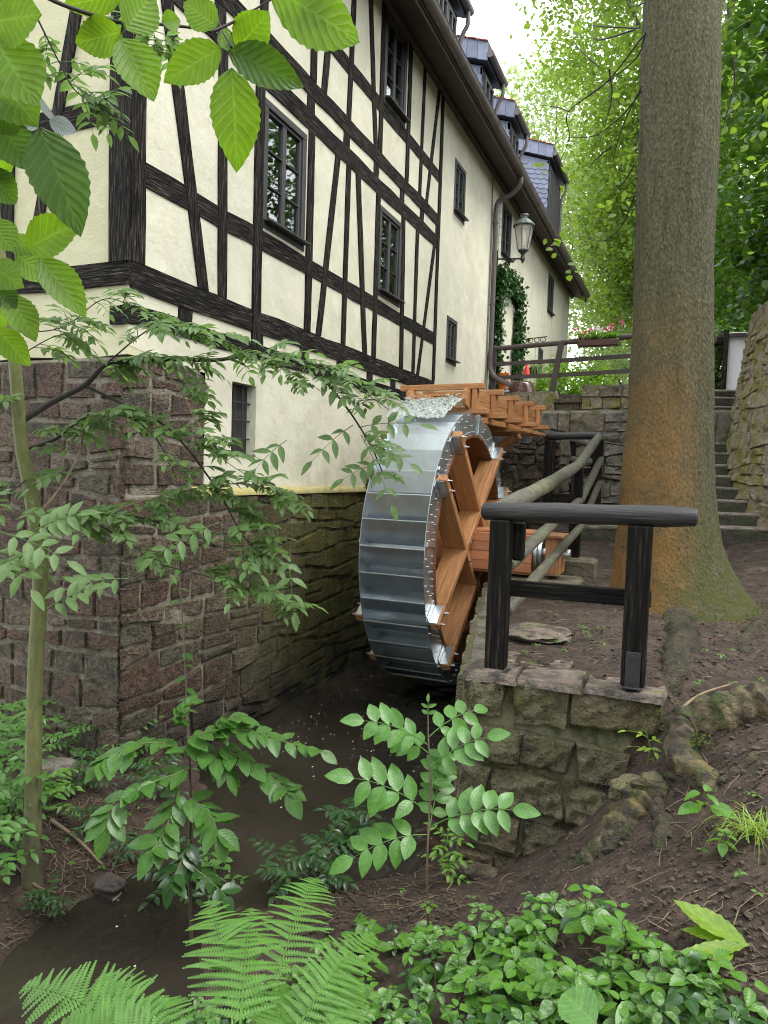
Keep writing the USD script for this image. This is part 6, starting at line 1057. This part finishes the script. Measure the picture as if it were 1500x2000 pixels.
fern('large clump of upright pale green fern fronds at the bottom centre', [((463, 2030), (408, 1724), 2.05, 2.45, .125), ((466, 2040), (492, 1735), 1.95, 2.45, .135), ((530, 1945), (622, 1678), 2.2, 2.75, .135), ((560, 2040), (735, 1790), 2.0, 2.4, .11), ((590, 2040), (690, 1850), 2.05, 2.3, .11), ((610, 2050), (655, 1835), 2.1, 2.4, .10), ((540, 2060), (560, 1900), 2.0, 2.25, .12), ((620, 2060), (700, 1905), 2.0, 2.2, .10)], (520, 1990))
fern('fern with fronds spreading leftwards over the water at the bottom left', [((300, 2050), (44, 1893), 1.95, 2.2, .12), ((290, 2070), (196, 1880), 1.95, 2.2, .12), ((300, 2060), (305, 1930), 1.95, 2.1, .11), ((320, 2060), (110, 1990), 1.9, 1.98, .10)], (330, 1990))

# ------------------------------------------------------------------ ground plants: the largest one by one, the rest as cover
def herb(b0, h, nw, LL, seed, shape='ovate'):
    """stem with whorls of leaves; returns stem mesh and a list of leaf meshes"""
    r = random.Random(seed); lean = np.array([r.uniform(-.06, .06), r.uniform(-.10, .04), 0]); top = b0+lean+[0, 0, h]; P = smooth_path([b0-[0, 0, .02], (b0+top)/2+lean*.1, top], 4); st_ = MB().tube(P, np.linspace(.003, .0015, len(P)), 5); out = []
    for w in range(nw):
        t = 1-.26*w; p = P[max(0, min(len(P)-1, int(t*(len(P)-1))))]; n = r.choice([2, 3, 4]) if w else r.choice([3, 4, 5]); a0 = r.uniform(0, 6.28); sc = (.62+.28*w)
        for k in range(n):
            a = a0+k*2*math.pi/n+r.uniform(-.25, .25); d = np.array([math.cos(a), math.sin(a), r.uniform(-.35, .35)]); L_ = LL*min(sc, 1.1)*r.uniform(.8, 1.15)
            out.append(put(MB(), leaf(L_, L_*r.uniform(.58, .72), 9, .025, r.uniform(.05, .35), r.uniform(.1, .4), shape), p+d*L_*.18, d, UPV+np.array([r.uniform(-.3, .3), r.uniform(-.4, .2), 0])))
    return st_, out
BIG = [(1165, 1800, .26, 3, .085, 'leaf_ground', 'leafy weed with round shiny leaves at the right end of the green cover'), (1235, 1835, .24, 3, .080, 'leaf_ground', 'round-leaved weed right of the topmost one'), (1040, 1800, .22, 3, .075, 'leaf_ground', 'upright leafy weed in front of the sloping soil'), (880, 1860, .20, 3, .085, 'leaf_nettle', 'spotted dead-nettle right of the walnut stem'),
       (1000, 1920, .16, 2, .11, 'leaf_ground', 'wide-leaved plant in the middle of the ground cover'), (1100, 1960, .16, 2, .12, 'leaf_ground', 'broad-leaved plant in the lower middle of the cover'), (1160, 1930, .18, 2, .10, 'leaf_ground', 'pointed-leaved plant right of the broad-leaved one'), (960, 1985, .14, 2, .11, 'leaf_ground', 'broad pale leaves at the bottom edge right of the ferns'),
       (860, 1960, .14, 2, .085, 'leaf_nettle', 'silver spotted dead-nettle at the bottom edge'), (780, 1930, .16, 3, .075, 'leaf_nettle', 'silver spotted dead-nettle right of the fern clump'), (1290, 1900, .18, 2, .08, 'leaf_ground', 'weed with dark green leaves below the dock leaf'), (1330, 1960, .14, 2, .08, 'leaf_ground', 'small weed near the lower right corner'),
       (1215, 1990, .12, 2, .085, 'leaf_ground', 'low weed at the bottom right of the cover'), (1390, 1610, .16, 2, .11, 'leaf_ground', 'bright weed growing between the roots'), (1410, 1670, .10, 2, .065, 'leaf_ground', 'small clover-like weed under the big root'), (735, 1830, .18, 3, .07, 'leaf_ground', 'thin leafy weed between fern tips and walnut stem'), (690, 1760, .08, 1, .05, 'leaf_ground', 'tiny seedling alone on the bare soil')]
for k, (px, py, h, nw, LL, mt, lb_) in enumerate(BIG):
    b0 = ground_at(px, py+55 if py > 1700 else py); t = thing('herb', lb_, 'plant', b0); st_, out = herb(b0, h, nw, LL*1.12, 200+k); st_.build('stem', 'stem_green', t)
    for m in out: m.build('leaf', mt, t, smooth=True, uv=True)
edge = lambda x: np.interp(x, [330, 560, 700, 850, 960, 1060, 1150, 1250, 1330, 1400, 1520], [1990, 1900, 1815, 1800, 1800, 1765, 1765, 1820, 1870, 1900, 1960])
cov = {'leaf_ground': MB(), 'leaf_nettle': MB(), 'leaf_dark': MB()}; stm = MB(); rg = random.Random(77); n = 0
while n < 255:
    px, py = rg.uniform(380, 1460), rg.uniform(1760, 2120)
    if py < edge(px)+25 or (px > 1250 and rg.random() < .3): continue
    b0 = ground_at(px, py); st_, out = herb(b0, rg.uniform(.05, .17), rg.choice([1, 2, 2, 3]), rg.uniform(.05, .115), 1000+n); n += 1; v, f, _ = st_.mesh(); stm.add(v, f); key = rg.choice(['leaf_ground', 'leaf_ground', 'leaf_nettle', 'leaf_nettle', 'leaf_dark'])
    for m in out: v, f, tt = m.mesh(); cov[key].add(v, f, tt)
gc_ = thing('ground_cover', 'dense low green ground cover along the bottom of the picture', 'ground cover', (0, 0, 0), kind='stuff')
for key, m in cov.items(): m.build('leaves', key, gc_, smooth=True, uv=True)
stm.build('stems', 'stem_green', gc_)
# dock with long wilted leaves, one huge leaf at the bottom
dk = thing('dock_plant', 'dock plant with long yellow green leaves lying to the left', 'plant', ground_at(1470, 1870)); d0 = ground_at(1470, 1870)
for (bx, by), (tx, ty), w, lift in (((1460, 1862), (1312, 1800), .10, .10), ((1465, 1868), (1322, 1900), .06, .08), ((1430, 1880), (1385, 1925), .05, .06), ((1440, 1855), (1330, 1830), .07, .05)):
    A_ = ground_at(bx, by)+[0, 0, .03]; B_ = ground_at(tx, ty+20)+[0, 0, lift]; put(MB(), leaf(np.linalg.norm(B_-A_), w, 21, .05, .25, -.12, 'lance', .2), A_, B_-A_, UPV+unit(CAM-A_)*.5).build('leaf', 'leaf_dock', dk, smooth=True, uv=True)
bl = thing('burdock_plant', 'plant with one huge pale leaf at the very bottom', 'plant', ground_at(1150, 2060)); A_ = ground_at(1160, 2080)+[0, 0, .12]; B_ = at(1098, 1935, np.linalg.norm(A_-CAM)+.05)
put(MB(), leaf(np.linalg.norm(B_-A_), .15, 21, .03, .2, .1, 'dock'), A_, B_-A_, UPV+unit(CAM-A_)).build('leaf', 'leaf_walnut', bl, smooth=True, uv=True); MB().tube([ground_at(1150, 2060), A_], .006, 6).build('stem', 'stem_green', bl)
A_ = ground_at(1200, 2070)+[0, 0, .10]; put(MB(), leaf(.17, .11, 15, .03, .2, .2, 'dock'), A_, [.5, .6, .1], UPV+unit(CAM-A_)).build('leaf', 'leaf_walnut', bl, smooth=True, uv=True)
# grass tuft at the right edge
gt = thing('grass_tuft', 'tuft of long grass at the right edge below the big root', 'grass', ground_at(1475, 1640), kind='stuff'); b = MB(); g0 = ground_at(1475, 1640)
for k in range(90):
    r = random.Random(k); a = r.uniform(0, 6.28); L_ = r.uniform(.12, .30); o = g0+[r.gauss(0, .05), r.gauss(0, .04), 0]; dd = np.array([math.cos(a), math.sin(a), 0]); w = np.array([-dd[1], dd[0], 0])*.003; Pp = [o+dd*L_*.8*t+UPV*L_*(1.0*t-.95*t*t) for t in np.linspace(0, 1, 6)]
    b.add([p+w*(1-.9*i/5) for i, p in enumerate(Pp)]+[p-w*(1-.9*i/5) for i, p in enumerate(Pp)], [(i, i+1, i+7, i+6) for i in range(5)])
b.build('blades', 'leaf_dock', gt)
# small weeds on path and slope
wd_ = MB()
for k, (px, py) in enumerate([(1140, 1245), (1160, 1250), (1120, 1260), (1100, 1280), (1180, 1265), (1080, 1265), (1400, 1290), (1420, 1280), (1385, 1275), (1370, 1340), (1355, 1345), (1440, 1350), (1460, 1355), (1480, 1340), (1300, 1395), (1315, 1410), (1450, 1560), (1430, 1700), (1480, 1760), (1040, 1330), (905, 1890), (1470, 1580), (1375, 1690), (1130, 1140), (1235, 1560), (1240, 1450), (1130, 1235), (1150, 1240), (1165, 1235), (1145, 1255), (1110, 1170), (1095, 1180), (1190, 1240), (1040, 1270), (1020, 1290), (1075, 1200), (1160, 1790), (1400, 1990), (1440, 1960), (300, 1700), (255, 1590), (280, 1600), (150, 1700), (190, 1720), (330, 1650), (600, 1790), (800, 1760), (925, 1690), (940, 1760)]):
    st_, out = herb(ground_at(px, py), .04, 1, .04, 3000+k)
    for m in out: v, f, tt = m.mesh(); wd_.add(v, f, tt)
tag(wd_.build('small_weeds', 'leaf_ground', smooth=True, uv=True), 'scattered tiny green weeds on the path and bare slope', kind='stuff')
# litter, sticks and stones
lt = MB(); r_ = np.random.default_rng(8); pts_ = []
for (x0, x1, y0, y1, n) in ((900, 1500, 1000, 1330, 6500), (880, 1500, 1350, 2000, 4200), (560, 900, 1640, 1830, 1800), (0, 330, 1480, 1900, 2200), (300, 600, 1780, 2000, 600)):
    for _ in range(n): pts_.append(ground_at(r_.uniform(x0, x1), r_.uniform(y0, y1)))
P = np.array(pts_); P = P[P[:, 2] > WZ]; n = len(P); N_ = r_.normal(size=(n, 3))*.35+[0, 0, 1]; scatter(lt, P+[0, 0, .008], r_.normal(size=(n, 3))*[1, 1, .15], N_, *LEAF6, r_.gamma(2.0, .0056, n)+.004)
tag(lt.build('leaf_litter', 'leaf_litter_brown'), 'small brown leaf litter strewn over the soil', kind='stuff')
sk = MB()
for _ in range(750):
    k = r_.integers(5); x0, x1, y0, y1 = [(900, 1490, 1080, 1330), (900, 1500, 1400, 1980), (560, 890, 1640, 1800), (0, 330, 1500, 1900), (100, 330, 1560, 1760)][k]; p = ground_at(r_.uniform(x0, x1), r_.uniform(y0, y1)); a = r_.uniform(0, 6.28); L_ = r_.uniform(.03, .16); q = p+[math.cos(a)*L_, math.sin(a)*L_, 0]; q[2] = G(q[0], q[1])
    if p[2] > WZ: sk.tube([p+[0, 0, .006], (p+q)/2+[r_.normal()*.01, r_.normal()*.01, .012], q+[0, 0, .006]], [.0025, .002, .001], 4)
tag(sk.build('loose_twigs', 'twig_pale'), 'thin dry twigs scattered on the bank', kind='stuff')
for lb_, pix, r0, mt, lift in (('crooked pale stick reaching from the bank into the water', [(235, 1765), (215, 1800), (200, 1840), (196, 1875)], .012, 'twig_pale', .05), ('long dry stick lying on the bank beside the elder trunk', [(100, 1615), (150, 1650), (200, 1700)], .013, 'twig_pale', .03), ('dead branch leaning on the ground under the quoin', [(110, 1482), (140, 1505), (165, 1530)], .022, 'root_bark', .04), ('thin forked stick near the lower left water edge', [(30, 1700), (70, 1745), (110, 1765)], .008, 'twig_pale', .03), ('curved root-like stick between stone and stream', [(95, 1570), (130, 1565), (155, 1558)], .015, 'root_bark', .03), ('bent root stick left of the granite wall foot', [(868, 1712), (880, 1730), (872, 1748)], .006, 'twig_pale', .02), ('pale bare root lying before the fence end', [(1320, 1410), (1365, 1375), (1430, 1350)], .012, 'twig_pale', .04)):
    t = thing('stick', lb_, 'stick', ground_at(*pix[0])); Pp = smooth_path([ground_at(*q)+[0, 0, lift] for q in pix], 5); MB().tube(Pp, np.linspace(r0, r0*.5, len(Pp)), 7).build('stick_wood', mt, t, smooth=True)
for k, (lb_, px, py, s, mt) in enumerate([('squarish grey boulder right of the elder trunk', 112, 1535, (.17, .15, .14), 'stone_grey_a'), ('smaller brown stone touching the grey boulder', 140, 1530, (.09, .09, .09), 'stone_grey_b'), ('wet dark stone at the stream edge below the stick', 215, 1745, (.10, .08, .06), 'stone_wet'), ('flat mossy stone by the granite wall foot', 935, 1715, (.14, .07, .05), 'stone_granite_c'), ('broken stones at the right end of the granite wall', 1240, 1560, (.13, .10, .07), 'stone_granite_c'), ('flat pale stone sunk in the path behind the fence', 1050, 1240, (.24, .26, .035), 'stone_cap'), ('wet stone beside the stream under the walnut seedling', 690, 1700, (.10, .07, .05), 'stone_wet')]):
    c = ground_at(px, py); m = trimesh.creation.icosphere(3, 1.0); v = np.sign(m.vertices)*np.abs(m.vertices)**.7; v = v*np.array(s)*(1+((meshkit.fbm(v*2.2+k*5, 4)-.5)*.55)[:, None]); t = thing('stone', lb_, 'stone', c); MB().add(v+c+[0, 0, s[2]*.35], m.faces).build('stone_body', mt, t, smooth=40)
